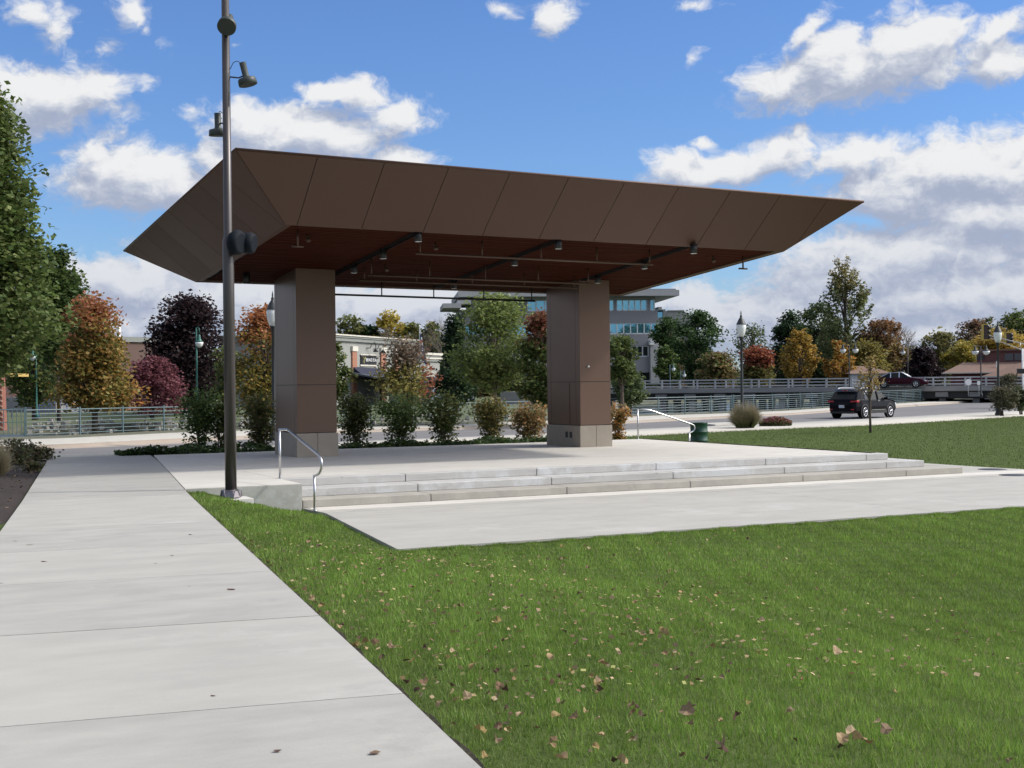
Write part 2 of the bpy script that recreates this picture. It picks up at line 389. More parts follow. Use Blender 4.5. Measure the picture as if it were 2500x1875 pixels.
# ---------------------------------------------------------------- stage: deck and steps
RS = .152
YB = 36.1
st = thing('stage', 'raised concrete stage with three long steps under the brown canopy', 'stage', (14, 30, PZ))
def stage():
    # left part of the deck reaches forward to the lowest riser
    mb = MB()
    mb.prism([(xs(23.67)+.02, 23.67), (7.093, 23.67), (7.093, YB), (xs(YB)+.02, YB)], PZ-.3, 0)
    xsj = [7.10, 9.66, 13.6, 17.9, 22.18]; ysj = [25.36, 29.2, 32.4, YB]
    for i in range(4):
        for j in range(3): mb.b2(xsj[i]+.004, xsj[i+1]-.004, ysj[j]+.004, ysj[j+1]-.004, -.15, 0)
    mb.b2(7.096, 22.17, 25.3, YB-.01, PZ-.3, -.006, 1)
    mb.build('deck', ['conc', 'joint'], st, world=True)
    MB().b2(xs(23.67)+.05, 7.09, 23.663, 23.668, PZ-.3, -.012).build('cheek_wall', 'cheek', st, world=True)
    # wash of step treads: each step a row of precast blocks running round the right corner
    def row(name, y0, y1, z0, z1, first, xr, m, x0=7.10, yret=YB, side=.5):
        mb = MB(); xj = [x0]+[first+2.9613*k for k in range(-1, 6) if x0+.4 < first+2.9613*k < xr-.35]+[xr]
        for a, b in zip(xj[:-1], xj[1:]): mb.b2(a+.006, b-.006, y0, y1, z0, z1)
        mb.b2(x0+.01, xr-.01, y0+.03, y1, z0, z1-.03, 1)
        yj = [y1+.008, 29, 32.5, yret]
        for a, b in zip(yj[:-1], yj[1:]): mb.b2(xr-side, xr, a+.006, b-.006, z0, z1)
        mb.build(name, [m, 'dark'], st, world=True, bevel=.012)
    row('step', 25.04, 25.355, -RS, 0, 9.657, 22.18, 'step', side=.3)
    row('step', 24.32, 25.30, -2*RS, -RS-.001, 9.638, 22.655, 'step', side=.55)
    row('step', 23.67, 25.2, PZ, -2*RS-.001, 9.649, 23.24, 'stepb', side=.8)
    MB().b2(7.19, 25.6, 23.0, 23.66, PZ-.05, PZ+.006).build('footing_strip', 'conc', st, world=True)
stage()

# handrails
def rail(name, label, cat, pts_post1, path, post2, r=.024):
    t = thing(name, label, cat, post2[0], 0, 'steel handrails at the stage steps')
    MB().tube(pts_post1, r, 12).build('post', 'steel', t, world=True)
    MB().tube(post2, r, 12).build('post', 'steel', t, world=True)
    MB().tube(path, r, 12).build('rail', 'steel', t, world=True)
    for p in (pts_post1[0], post2[0]): MB().lathe([(.05, 0), (.05, .008), (.03, .012)], p, 16).build('base_flange', 'steel', t, world=True)
X = 7.15
PX = lambda u, v: onX(u, v, X)
def smooth(P, k=5):
    """Catmull-Rom through the corner points, keeps straight runs nearly straight"""
    out = []
    for i in range(len(P)-1):
        p0, p1, p2, p3 = P[max(i-1, 0)], P[i], P[i+1], P[min(i+2, len(P)-1)]
        for j in range(k):
            t = j/k; out.append(.5*((2*p1)+(-p0+p2)*t+(2*p0-5*p1+4*p2-p3)*t*t+(-p0+3*p1-3*p2+p3)*t**3))
    return out+[P[-1]]
a = Vector((X, 25.32, 0)); top = a+Vector((0, 0, .95))
q = [PX(775, 1108), PX(782, 1117), PX(785, 1130), PX(784, 1145), PX(779, 1156), PX(769, 1162)]
b0 = Vector((X, 23.08, PZ)); b1 = Vector((X, 23.08, q[-1].z))
rail('handrail', 'steel handrail at the left end of the steps, beside the tall pole', 'handrail', [a, top], [top+Vector((0, .02, 0)), top, PX(701, 1048.5), PX(704, 1050)]+smooth(q)[0:]+[b1], [b0, b1+Vector((0, 0, .02))])
Y = 35.95
PY = lambda u, v: onY(u, v, Y)
a = Vector((21.716, Y, 0)); top = a+Vector((0, 0, .95)); q = [PY(1688, 1035.5), PY(1694, 1039), PY(1696, 1046), PY(1692, 1053), PY(1683, 1057)]
b1 = q[-1]; b0 = Vector((b1.x, Y, PZ))
rail('handrail', 'steel handrail on the far right corner of the stage, by the green drum', 'handrail', [a, top], [top, PY(1588, 1001.5), PY(1591, 1002.5)]+smooth(q)+[b1], [b0, b1])

# green drum
p = gd(1705, 44.2, PZ)
t = thing('trash_drum', 'green steel drum used as a bin, standing behind the stage', 'trash drum', p)
pr = [(.285, 0), (.285, .02)]
for k in range(1, 3): pr += [(.285, .29*k-.03), (.30, .29*k-.01), (.30, .29*k+.01), (.285, .29*k+.03)]
pr += [(.285, .86), (.295, .87), (.295, .885), (.27, .885), (.265, .80), (.0, .3)]
MB().lathe(pr, n=28).build('barrel', 'drum', t)
MB().lathe([(.27, .78), (.27, .87), (.262, .87), (.262, .78)], n=28).build('liner', 'black', t)
# ---------------------------------------------------------------- pavilion
def zs_(X, Y): return 5.19-.0109*(X-7.82)-.0790*(Y-27.05)        # underside plane
def onS(u, v, dz=0.):
    """point of the underside plane (lowered by dz) seen at pixel u, v"""
    r = ray(u, v); # H+t*rz = 5.19+.0109*7.82+.079*27.05 - .0109*t*rx - .079*t*ry - dz
    k = 5.19+.0109*7.82+.079*27.05-dz
    t = (k-H)/(r.z+.0109*r.x+.079*r.y); return Vector((0, 0, H))+r*t
pv = thing('pavilion', 'large bandshell canopy with brown metal panels, cedar soffit and two square columns', 'pavilion', (14.2, 33.4, 0))
bl_, fl_, fr_, br_ = Vector((7.66, 34.9, 4.57)), Vector((7.82, 27.05, 5.19)), Vector((20.65, 27.05, 5.05)), Vector((20.54, 34.9, 4.44))
BL, FL, FR, BR = Vector((6.25, 37.4, 5.57)), Vector((6.42, 25.6, 6.43)), Vector((21.99, 25.6, 6.17)), Vector((21.95, 37.4, 5.35))
def fascia(name, b0, b1, t0, t1, n, first, step):
    """sloped panels between the bottom edge b0-b1 and the top edge t0-t1 with open joints"""
    mb = MB(); nrm = ((b1-b0).cross(t0-b0)).normalized()
    L = (b1-b0).length; e = (b1-b0)/L
    # joints run square to the bottom edge: parameter x along it
    def at(x, top):
        if not top: return b0+e*min(max(x, 0), L)
        Lt = (t1-t0).length; et = (t1-t0)/Lt
        s = (x-(t0-b0).dot(e)); s = min(max(s/ et.dot(e), 0), Lt); return t0+et*s
    xs0 = (t0-b0).dot(e); xs1 = (t1-b0).dot(e)
    cuts = [xs0]+[first+step*k for k in range(-3, 20) if xs0+.25 < first+step*k < xs1-.25]+[xs1]
    g_ = .008
    for i in range(len(cuts)-1):
        a, b = cuts[i]+(g_ if i else 0), cuts[i+1]-(g_ if i < len(cuts)-2 else 0)
        poly = []
        # lower edge, with the mitre corners kept
        lo = [max(a, 0), min(b, L)]
        if a < 0: poly.append(t0)
        else: poly.append(None)
        pts = []
        def on_m(x):   # bottom point at cut x: on the bottom edge, or on the mitre line outside it
            if x < 0: s = x/xs0; return b0.lerp(t0, min(s, 1))
            if x > L: s = (x-L)/(xs1-L); return b1.lerp(t1, min(s, 1))
            return at(x, False)
        pts = [on_m(a)]
        if a < 0 < b: pts.append(b0.copy())
        if a < L < b: pts.append(b1.copy())
        pts.append(on_m(b)); pts += [at(b, True), at(a, True)]
        q = []
        for p in pts:
            if not q or (p-q[-1]).length > 1e-3: q.append(p)
        if (q[0]-q[-1]).length < 1e-3: q.pop()
        n_ = len(q); base = len(mb.v)
        mb.v += [tuple(p+nrm*.02) for p in q]+[tuple(p) for p in q]
        pm_ = R.choice((0, 0, 2, 3)); mb.f.append([base+k for k in range(n_)]); mb.m.append(pm_); mb.sm.append(False)
        for k in range(n_): mb.f.append([base+k, base+n_+k, base+n_+(k+1) % n_, base+(k+1) % n_]); mb.m.append(0); mb.sm.append(False)
    mb.add([b0, b1, t1, t0], [(0, 1, 2, 3)], 1)
    return mb.build(name, ['panel', 'black', 'panelb', 'panelc'], pv, world=True)
fascia('fascia', fl_, fr_, FL, FR, 10, .24, 1.425)
fascia('fascia', bl_, fl_, BL, FL, 8, .25, 1.5)
fascia('fascia', fr_, br_, FR, BR, 8, .25, 1.5)
fascia('fascia', br_, bl_, BR, BL, 8, .25, 1.425)
mb = MB(); mb.add([FL+Vector((0, 0, .02)), FR+Vector((0, 0, .02)), BR+Vector((0, 0, .02)), BL+Vector((0, 0, .02)), FL, FR, BR, BL], [(0, 1, 2, 3), (4, 5, 1, 0), (5, 6, 2, 1), (6, 7, 3, 2), (7, 4, 0, 3)])
# thin metal edge trim around the top
for a, b in ((FL, FR), (FR, BR), (BR, BL), (BL, FL)): mb.tube([a, b], .03, 6)
mb.build('roof', 'panel', pv, world=True)
# underside: metal lip, then the recessed cedar planks with three dark slots
def lp(s, t): return (fl_.lerp(fr_, s)).lerp(bl_.lerp(br_, s), t)
mb = MB(); o_ = [fl_, fr_, br_, bl_]; i_ = [lp(.012, .014), lp(.988, .014), lp(.988, .986), lp(.012, .986)]; up = Vector((0, 0, .05))
for k in range(4):
    k2 = (k+1) % 4; mb.add([o_[k], o_[k2], i_[k2], i_[k]], [(0, 3, 2, 1)]); mb.add([i_[k], i_[k2], i_[k2]+up, i_[k]+up], [(0, 3, 2, 1)])
mb.build('soffit_trim', 'panel', pv, world=True)
slotX = [onS(1014, 571).x, onS(1354, 590).x, onS(1673, 605).x]
print('slots', slotX, [onS(826, 660), onS(1441, 679)])
slotX = [11.05, 14.35, 17.65] if False else slotX
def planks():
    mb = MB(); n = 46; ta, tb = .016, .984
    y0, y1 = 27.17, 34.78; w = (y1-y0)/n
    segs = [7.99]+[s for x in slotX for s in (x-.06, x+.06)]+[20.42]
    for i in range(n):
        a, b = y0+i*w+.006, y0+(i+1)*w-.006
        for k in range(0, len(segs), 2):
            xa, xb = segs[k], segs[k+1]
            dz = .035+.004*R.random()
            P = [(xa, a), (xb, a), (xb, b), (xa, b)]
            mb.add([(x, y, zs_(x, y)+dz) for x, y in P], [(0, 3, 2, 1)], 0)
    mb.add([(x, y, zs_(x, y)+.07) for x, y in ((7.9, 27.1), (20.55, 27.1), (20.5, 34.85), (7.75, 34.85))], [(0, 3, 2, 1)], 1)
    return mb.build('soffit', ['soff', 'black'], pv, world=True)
planks()
for x in slotX:
    mb = MB()
    ya, yb = 27.2, 34.7
    for sgn in (-.062, .056):
        mb.add([(x+sgn+dx, y, zs_(x, y)+dz) for dz in (-.02, .06) for dx, y in ((0, ya), (.006, ya), (.006, yb), (0, yb))], [(0, 3, 2, 1), (4, 5, 6, 7), (0, 1, 5, 4), (1, 2, 6, 5), (2, 3, 7, 6), (3, 0, 4, 7)])
    mb.build('light_channel', 'black', pv, world=True)
# downlights in the slots
for (u, v, k) in ((986, 588, 0), (901, 630, 0), (826, 665, 0), (1333, 606, 1), (1231, 647, 1), (1080, 703, 1), (1641, 616, 2), (1528, 654, 2), (1425, 690, 2)):
    p = onS(u, v, .22); x = slotX[k]; t_ = None
    y = p.y+(x-p.x)*0; p = Vector((x, onS(u, v, .2).y, 0)); p.z = zs_(p.x, p.y)
    o = MB().lathe([(.085, .02), (.085, -.20), (.075, -.20)], p, 16).build('downlight', 'black', pv, world=True)
    MB().lathe([(.075, -.190), (.0, -.185)], p, 16).build('lens', 'globe', o, world=False) if False else None
    l_ = MB().lathe([(.084, -.202), (.070, -.206), (.0, -.206)], p-Vector(pv.location), 16).build('lens', 'globe', o)
p = onS(602, 684, .15); p.z = zs_(p.x, p.y)
MB().lathe([(.09, .02), (.09, -.24), (.07, -.24)], p, 16).build('downlight', 'black', pv, world=True)
# small aimed spots
for (u, v) in ((751, 590), (1062, 610), (942, 662), (1741, 640)):
    p = onS(u, v, .12); b = Vector((p.x, p.y, zs_(p.x, p.y)))
    MB().lathe([(.03, .04), (.03, -.05)], b, 8).lathe([(.05, -.05), (.06, -.16), (.05, -.17)], b+Vector((0, 0, .0)), 10, ax=(.25, -.2, -1)).tube([b+Vector((0, 0, -.04)), b+Vector((.03, -.02, -.12))], .045, 10).build('spot_light', 'pipe', pv, world=True)
# T-shaped stubs
for (u, v) in ((727, 602), (1814, 656)):
    if u < 1000: p = onS(u, v, .33); z = zs_(p.x, p.y); y_ = p.y; x_ = p.x
    else: p = onX(u, v, 20.2); x_ = p.x; y_ = p.y; z = zs_(p.x, p.y)
    zz = p.z
    MB().tube([(x_, y_, z+.05), (x_, y_, zz)], .022, 8).tube([(x_-.13, y_, zz), (x_+.13, y_, zz)], .022, 8).build('pipe_stub', 'pipe', pv, world=True)
# long hanging pipes
for (ua, va, ub, vb, hs) in ((1015, 619, 1594, 646, (1026, 1177, 1321, 1457, 1586)), (899, 672, 1445, 693, (907, 1049, 1185, 1314, 1436)),
                             (878, 684.5, 1410, 703.5, (890, 1017, 1153, 1280, 1401)), (790, 718, 1306, 735, (800, 932, 1059, 1181, 1298))):
    dr = .32 if ua > 950 else .36
    a = onS(ua, va, dr); b = onS(ub, vb, dr)
    if ua == 790: a = onY(ua, va, 33.9); b = onY(ub, vb, 33.9)
    if ua == 878: a = onY(ua, va, 32.9-.9); b = onY(ub, vb, 32.9-.9)
    ym = (a.y+b.y)/2; a = onY(ua, va, ym); b = onY(ub, vb, ym)
    o = MB().tube([a, b], .028, 10).build('hanging_pipe', 'pipe' if ua != 790 else 'black', pv, world=True)
    mb = MB()
    for h in hs:
        x = onY(h, va, ym).x; z = a.z+(b.z-a.z)*(x-a.x)/(b.x-a.x)
        h_ = MB().tube([Vector((x, ym, z)), Vector((x, ym, zs_(x, ym)+.05))], .018, 8)
        h_.v = [(q[0]-pv.location.x, q[1]-pv.location.y, q[2]) for q in h_.v]
        h_.build('hanger', 'pipe' if ua != 790 else 'black', o)
# columns
def column(x0, x1, y0, y1, boxes):
    c = MB(); ztop = lambda x, y: zs_(x, y)+.03; g_ = .012
    def faces(z0, z1f, x0, x1, y0, y1, seams):
        # four cladding panels per tier, seams as open joints
        P = [(x0, y0), (x1, y0), (x1, y1), (x0, y1)]
        for k in range(4):
            (ax, ay), (bx, by) = P[k], P[(k+1) % 4]
            cuts = [0.]+(seams if k in (1, 3) else [])+[1.]
            for s0, s1 in zip(cuts[:-1], cuts[1:]):
                L = math.hypot(bx-ax, by-ay); s0 += .006/L if s0 > 0 else .003; s1 -= .006/L if s1 < 1 else .003
                p, q_ = (lerp(s0, ax, bx), lerp(s0, ay, by)), (lerp(s1, ax, bx), lerp(s1, ay, by))
                nx, ny = (by-ay)/L, -(bx-ax)/L
                tp = z1f if not callable(z1f) else None
                za, zb = (z1f(*p), z1f(*q_)) if callable(z1f) else (z1f, z1f)
                f = [(p[0], p[1], z0), (q_[0], q_[1], z0), (q_[0], q_[1], zb), (p[0], p[1], za)]
                bk = [(v[0]-nx*.02, v[1]-ny*.02, v[2]) for v in f]
                c.hexa(bk, f)
    faces(.62, 1.82, x0, x1, y0, y1, [.12, .88]); faces(1.835, ztop, x0, x1, y0, y1, [.12, .88])
    c.b2(x0+.02, x1-.02, y0+.02, y1-.02, .3, 4.9 if False else 1.9, 1)
    c.hexa([(x0+.021, y0+.021, 1.9), (x1-.021, y0+.021, 1.9), (x1-.021, y1-.021, 1.9), (x0+.021, y1-.021, 1.9)], [(x, y, zs_(x, y)+.02) for x, y in ((x0+.021, y0+.021), (x1-.021, y0+.021), (x1-.021, y1-.021), (x0+.021, y1-.021))], 1)
    o = c.build('column', ['colp', 'black'], pv, world=True)
    off = Vector(pv.location)
    s_ = MB(); e = .025; xm = (x0+x1)/2
    for a, b in ((x0-e, xm-.004), (xm+.004, x1+e)): s_.b2(a, b, y0-e, y0+.3, 0, .60)
    yy = [y0+.301, (y0+y1)/2, y1+e]
    for a, b in zip(yy[:-1], yy[1:]): s_.b2(x0-e, x1+e, a+.003, b-.003, 0, .60)
    s_.v = [(v[0]-off.x, v[1]-off.y, v[2]) for v in s_.v]; s_.build('stone_base', 'stone', o, bevel=.006)
    return o
colL = column(9.63, 10.67, 32.47, 34.47, 0)
colR = column(17.755, 18.73, 32.47, 34.47, 0)
off = Vector(pv.location)
# sockets in the right base, side facing left
for (y, w) in ((33.25, .0), (33.0, .0)):
    s_ = MB(); s_.b2(17.72, 17.735, y-.07, y+.07, .25, .42); s_.v = [(v[0]-off.x, v[1]-off.y, v[2]) for v in s_.v]; s_.build('outlet_box', 'black', colR, bevel=.01)
s_ = MB(); s_.b2(17.742, 17.753, 33.1, 33.75, .66, 1.80); s_.v = [(v[0]-off.x, v[1]-off.y, v[2]) for v in s_.v]; s_.build('access_panel', 'colp', colR, bevel=.004)
p = onY(1436, 894.5, 32.46); s_ = MB().lathe([(.035, 0), (.03, .03), (.0, .035)], (p.x-off.x, 32.46-off.y, p.z), 12, ax=(0, -1, 0)); s_.build('sensor', 'white', colR)

# ---------------------------------------------------------------- tall light pole
pb = gd(561, 23.2, -.15)
lean = Vector((-.0012, 0, 1))
t = thing('light_pole', 'tall bronze pole with floodlights and two round speakers, left of the stage', 'light pole', (pb.x, pb.y, -.15))
def zp(v): return H+(hor(561)+0-v)/F*23.2+.15
MB().lathe([(.100, 0), (.098, zp(588)), (.085, zp(583)), (.073, zp(578)), (.066, 9.2)], n=24).build('shaft', 'pole', t)
t2 = MB().b2(-.30, .33, -.27, .27, -.5, 0); t2.build('footing', 'footing', t, bevel=.01)
bc = MB()
for k in range(8):
    a0, a1 = k*math.pi/4, (k+1)*math.pi/4
    def rp(a, r, z): return (r*math.cos(a), r*math.sin(a), z)
    bc.hexa([rp(a0, .15, .02), rp(a0, .19, .02), rp(a1, .19, .02), rp(a1, .15, .02)][::-1], [rp(a0, .13, .14), rp(a0, .17, .13), rp(a1, .17, .13), rp(a1, .13, .14)][::-1])
    bc.tube([rp(a0, .195, .03), rp(a0+.2, .165, .145), rp(a1-.2, .165, .145), rp(a1, .195, .03)], .006, 5)
bc.lathe([(.135, .135), (.10, .15)], n=24)
bc.build('base_cover', 'cover', t)
def flood(p0, p, dirv, armpts, cable):
    """p: centre of the shade mouth; dirv: beam direction"""
    d = Vector(dirv).normalized()
    o = MB().lathe([(.155, -.005), (.165, .0), (.16, .09), (.150, .11), (.075, .13), (.058, .15), (.058, .40), (.0, .405)], p, 24, ax=-d).build('floodlight', 'lampgr', t)
    MB().lathe([(.14, .005), (.0, .006)], p, 24, ax=-d).build('lens', 'black', o)
    MB().tube(armpts, .014, 8).build('arm', 'pole', o)
    if cable: MB().tube(cable, .006, 6).build('cable', 'black', o)
def lp_(u, v, dd=0.): q = atd(u, v, 23.2+dd); return q-Vector((pb.x, pb.y, -.15))
def front(du, dv, dd): pass
toc = -Vector(Fv)
q = lp_(553, 66, -.2); flood(None, q, (toc*.75+Vector((0, 0, -1))*.65), [Vector((0, 0, q.z+.16)), q+Vector((0, 0, .16))+toc*-.05], None)
q = lp_(606, 207, 0); Rr = Vector(Rv)
flood(None, q, (Rr*.24+Vector((0, 0, -1))*.97), [Vector((0, 0, zp(187))), lp_(583, 190), lp_(592, 186)], smooth([Vector((0, 0, zp(172))), lp_(562, 168), lp_(570, 153), lp_(582, 150), lp_(589, 160)]))
q = lp_(533, 332, .22); flood(None, q, (toc*-.1+Vector((0, 0, -1))), [Vector((0, 0, zp(300))), q+Vector((0, 0, .22))], smooth([Vector((0, 0, zp(284))), lp_(537, 272, .2), lp_(535, 280, .22), lp_(541, 290, .2)]))
# speakers: two domes beside the pole
for (u, v, r, dd, w) in ((580, 592, .22, -.12, 1), (611, 594, .19, .12, .8)):
    q = lp_(u, v, dd); ax = (Rr*.95+toc*.35*(1 if dd < 0 else .5)+Vector((0, 0, -.12)))
    o = MB().lathe([(.0, -.14), (.10, -.135), (.17, -.10), (r, -.02), (r*1.0, .03), (r*.9, .08), (r*.72, .10)], q-ax.normalized()*.02, 22, ax=ax).build('speaker', 'spk', t)
    MB().lathe([(r*.7, .098), (.0, .09)], q-ax.normalized()*.02, 22, ax=ax).build('grille', 'black', o)
MB().tube([Vector((.05, 0, zp(600))), lp_(600, 600)], .03, 8).box((.1, 0, zp(600)), (.08, .12, .2)).build('bracket', 'black', t)
# ---------------------------------------------------------------- vegetation
GAIN = 1.45
def leaf_quads(C, size, NRg, up=.35):
    """C (N,3) centres -> (N,4,3) folded-looking leaf quads, random orientation"""
    N = len(C); a = NRg.normal(size=(N, 3)); a[:, 2] *= .7; a /= np.linalg.norm(a, axis=1)[:, None]
    b = NRg.normal(size=(N, 3)); n = np.cross(a, b); n[:, 2] += up*np.sign(n[:, 2]+1e-9); n /= np.linalg.norm(n, axis=1)[:, None]
    b = np.cross(n, a); b /= np.linalg.norm(b, axis=1)[:, None]; a = np.cross(b, n)
    s = (size*NRg.uniform(.6, 1.35, N))[:, None]
    return np.stack([C-a*s*.6, C+b*s*.42, C+a*s*.6, C-b*s*.42], axis=1)
def pal(cols, N, NRg, jit=.22):
    c = GAIN* np.array(cols)[NRg.integers(0, len(cols), N)]; return np.clip(c*NRg.uniform(1-jit, 1+jit, (N, 1)), 0, 1)
def tree(name, label, cat, u, vtop, vbot, hw, d, cols, z0=-.3, group=None, nleaf=4000, leaf=.16, shape='round', clumps=70, vbase=None, top_cols=None, side_cols=None, bark='bark', trunk_r=.11, sparse=1., lean=0., seed=0, stems=1, cx=0, csig=.5, name_crown='crown'):
    g_ = np.random.default_rng(1000+seed+int(u)); rr = random.Random(seed+int(u))
    base = gd(u, d, z0); zt = zat(u, vtop, d)-z0; zb = max(zat(u, vbot, d)-z0, .05); w = px2m(hw, d); Hc = zt-zb
    t = thing(name, label, cat, base, 0, group)
    def prof(h):
        if shape == 'round': return math.sqrt(max(0, 1-(2*h-1)**2))**.8
        if shape == 'oval': return math.sin(math.pi*min(max(h, 0), 1)**.8)**.6 if 0 < h < 1 else .1
        if shape == 'cone': return (1-h)**.85*min(1, h*6+.3)
        if shape == 'egg': return math.sin(math.pi*min(1, h)**.62)**.7 if 0 < h < 1 else .12
        if shape == 'maple': return (1-h)**.62*min(1, h*5+.45) if h < .72 else .46*math.sqrt(max(.02, 1-((h-.72)/.28)**2))+.0
        if shape == 'vase': return .35+.65*min(1, h*1.3) if h < .8 else math.sqrt(max(0, 1-((h-.8)/.2)**2))*.95
        if shape == 'flat': return math.sqrt(max(0, 1-(2*h-1)**4))
        if shape == 'spiky': return (1-h)**.75*(.55+.45*min(1, h*4))
        return 1
    cl = []
    for i in range(clumps):
        h = rr.random()
        if shape in ('cone', 'spiky', 'maple', 'oval'): h = h**1.25
        R0 = w*prof(h)*(1+.16*math.sin(7*h+seed)+.13*rr.uniform(-1, 1)); rad = R0*(rr.random()**.38)
        a = rr.uniform(0, 2*math.pi)
        cl.append((rad*math.cos(a)*.93, rad*math.sin(a)*.93, zb+Hc*(.03+.94*h), h))
    cl = np.array(cl); cr = csig*w*(70/clumps)**.33*.42
    k = g_.integers(0, clumps, nleaf); sz = g_.normal(0, 1, (nleaf, 3)); ln = np.linalg.norm(sz, axis=1)[:, None]; sz = sz/ln*np.minimum(ln, 2.1)
    pk = cr*g_.uniform(.6, 1.25, clumps)[k][:, None]*np.array([1, 1, .75])
    P = cl[k, :3]+sz*pk*sparse
    if shape == 'spiky':   # leaves strung along rising branch tips
        tt = g_.uniform(0, 1, nleaf)[:, None]; out = cl[k, :3]*np.array([1, 1, 0]); out /= (np.linalg.norm(out, axis=1)[:, None]+1e-6)
        P = cl[k, :3]+(out*.55+np.array([0, 0, 1.]))*tt*w*.42+g_.normal(0, 1, (nleaf, 3))*cr*.28
    if name_crown == 'foliage' and shape == 'vase':   # sprays hanging low around the stems
        lo = g_.random(nleaf) < .16; aa = g_.uniform(0, 6.28, nleaf); r_ = w*g_.uniform(.15, .8, nleaf); zz = zb*g_.uniform(.25, 1.1, nleaf)
        P[lo] = np.stack([np.cos(aa)*r_, np.sin(aa)*r_, zz], 1)[lo]
    else: P[:, 2] = np.clip(P[:, 2], max(zb*.8, .02), None)
    Q = leaf_quads(P, leaf, g_)
    T = pal(cols, nleaf, g_)*(1.6 if group == 'leggy shrubs along the back of the stage' else 1); kt = g_.uniform(.82, 1.18, clumps)[k][:, None]; T = T*kt
    hh = (P[:, 2]-zb)/Hc
    if top_cols:
        m = g_.random(nleaf) < np.clip((hh-top_cols[1])/top_cols[2], 0, 1); T[m] = pal(top_cols[0], int(m.sum()), g_)
    if side_cols:   # (cols, direction, threshold)
        dd = (P@np.array(side_cols[1]))/w; m = g_.random(nleaf) < np.clip((dd-side_cols[2])/.4, 0, 1); T[m] = pal(side_cols[0], int(m.sum()), g_)
    card_mesh(name_crown, Q, 4, T, MT['leaf'], t)
    mb = MB(); order = sorted(range(clumps), key=lambda i: cl[i][2])
    for s_ in range(stems):
        ox, oy = (0, 0) if stems == 1 else (rr.uniform(-.12, .12), rr.uniform(-.12, .12))
        tw, th = (0, 0) if stems == 1 else (rr.uniform(-.7, .7)*w, rr.uniform(-.7, .7)*w)
        hz = zb+Hc*(.72 if stems == 1 else .5)
        pts = [Vector((ox, oy, -.1)), Vector((ox+tw*.12+rr.uniform(-.02, .02), oy+th*.12, hz*.25)), Vector((ox+tw*.45+rr.uniform(-.05, .05), oy+th*.45, hz*.6)), Vector((ox+tw+rr.uniform(-.1, .1), oy+th, hz))]
        mb.tube(pts, [trunk_r*1.25, trunk_r, trunk_r*.65, trunk_r*.2], 8)
    if stems == 1:
        for i in order[::max(1, clumps//28)]:
            c = Vector(cl[i][:3]); s0 = Vector((0, 0, max(zb*.75, c.z-Hc*.28-abs(c.x)*.3))); s0.z = min(s0.z, zb+Hc*.65); mid = s0.lerp(c, .5)+Vector((0, 0, .06*Hc))
            mb.tube([s0, mid, c], [trunk_r*.42, trunk_r*.25, trunk_r*.08], 5)
    mb.build('trunk' if stems == 1 else 'stems', bark, t)
    return t
G1 = [(.045, .075, .018), (.06, .09, .022), (.035, .06, .016), (.075, .10, .03)]
G2 = [(.035, .07, .02), (.05, .085, .025), (.028, .055, .018)]
DK = [(.018, .035, .015), (.026, .048, .018), (.014, .028, .014)]
OL = [(.09, .105, .03), (.12, .125, .035), (.07, .085, .028)]
YE = [(.30, .22, .03), (.24, .18, .03), (.20, .17, .035)]
GO = [(.28, .17, .03), (.22, .14, .03), (.17, .13, .03), (.32, .20, .045)]
OR = [(.30, .12, .03), (.26, .13, .035), (.22, .12, .03)]
RE = [(.24, .05, .03), (.20, .045, .03), (.28, .08, .04)]
BR_ = [(.14, .09, .04), (.11, .08, .035), (.17, .11, .05)]
PU = [(.012, .008, .010), (.02, .012, .014), (.028, .016, .018)]
MV = [(.13, .045, .055), (.10, .035, .045), (.16, .06, .065)]
# near left
tree('maple_tree', 'big green maple filling the left edge of the picture above the mulch bed', 'tree', -62, 200, 900, 226, 38, [(.07, .10, .026), (.085, .115, .032), (.055, .085, .024), (.10, .12, .04)], z0=-.1, nleaf=56000, leaf=.145, shape='cone', clumps=230, trunk_r=.2, csig=.62, seed=3)
tree('ash_tree', 'smaller green tree with loose outer twigs next to the big left maple', 'tree', 143, 618, 900, 62, 88, G1+[(.03, .05, .014)], z0=-.3, nleaf=12000, leaf=.26, shape='round', clumps=60, csig=.72, seed=5)
tree('maple_tree', 'orange maple with red top, its trunk before the left river fence', 'tree', 230, 736, 992, 106, 58, [(.20, .135, .035), (.15, .125, .035), (.10, .105, .03), (.25, .14, .045)], z0=-.25, nleaf=15000, leaf=.15, shape='maple', clumps=130, top_cols=([(.24, .09, .05), (.26, .11, .055), (.22, .12, .04)], .6, .35), side_cols=(OR, (.9, -.43, 0), .8), seed=2, csig=.55, trunk_r=.12)
tree('willow_tree', 'olive willow behind the thin green lamp at far left', 'tree', 85, 850, 985, 75, 98, OL[:2]+G1, nleaf=5000, leaf=.24, shape='round', seed=4, z0=-.35, trunk_r=.2)
tree('norway_maple_tree', 'nearly black purple maple behind the green shepherd lamp', 'tree', 455, 735, 985, 94, 114, PU+[(.035, .02, .02)], z0=-.35, nleaf=13000, leaf=.30, shape='round', clumps=100, trunk_r=.25, seed=6, csig=.6)
tree('burning_bush', 'wide mauve shrub on the far bank below the purple maple', 'shrub', 372, 880, 1005, 78, 106, MV, z0=-.6, nleaf=8000, leaf=.22, shape='egg', seed=7, stems=5, trunk_r=.06)
tree('birch_tree', 'small yellow green tree half hidden by the tall pole', 'tree', 556, 850, 1015, 34, 76, OL+G1[:1], z0=-.3, nleaf=2600, leaf=.17, shape='round', bark='bark2', seed=8, clumps=40)
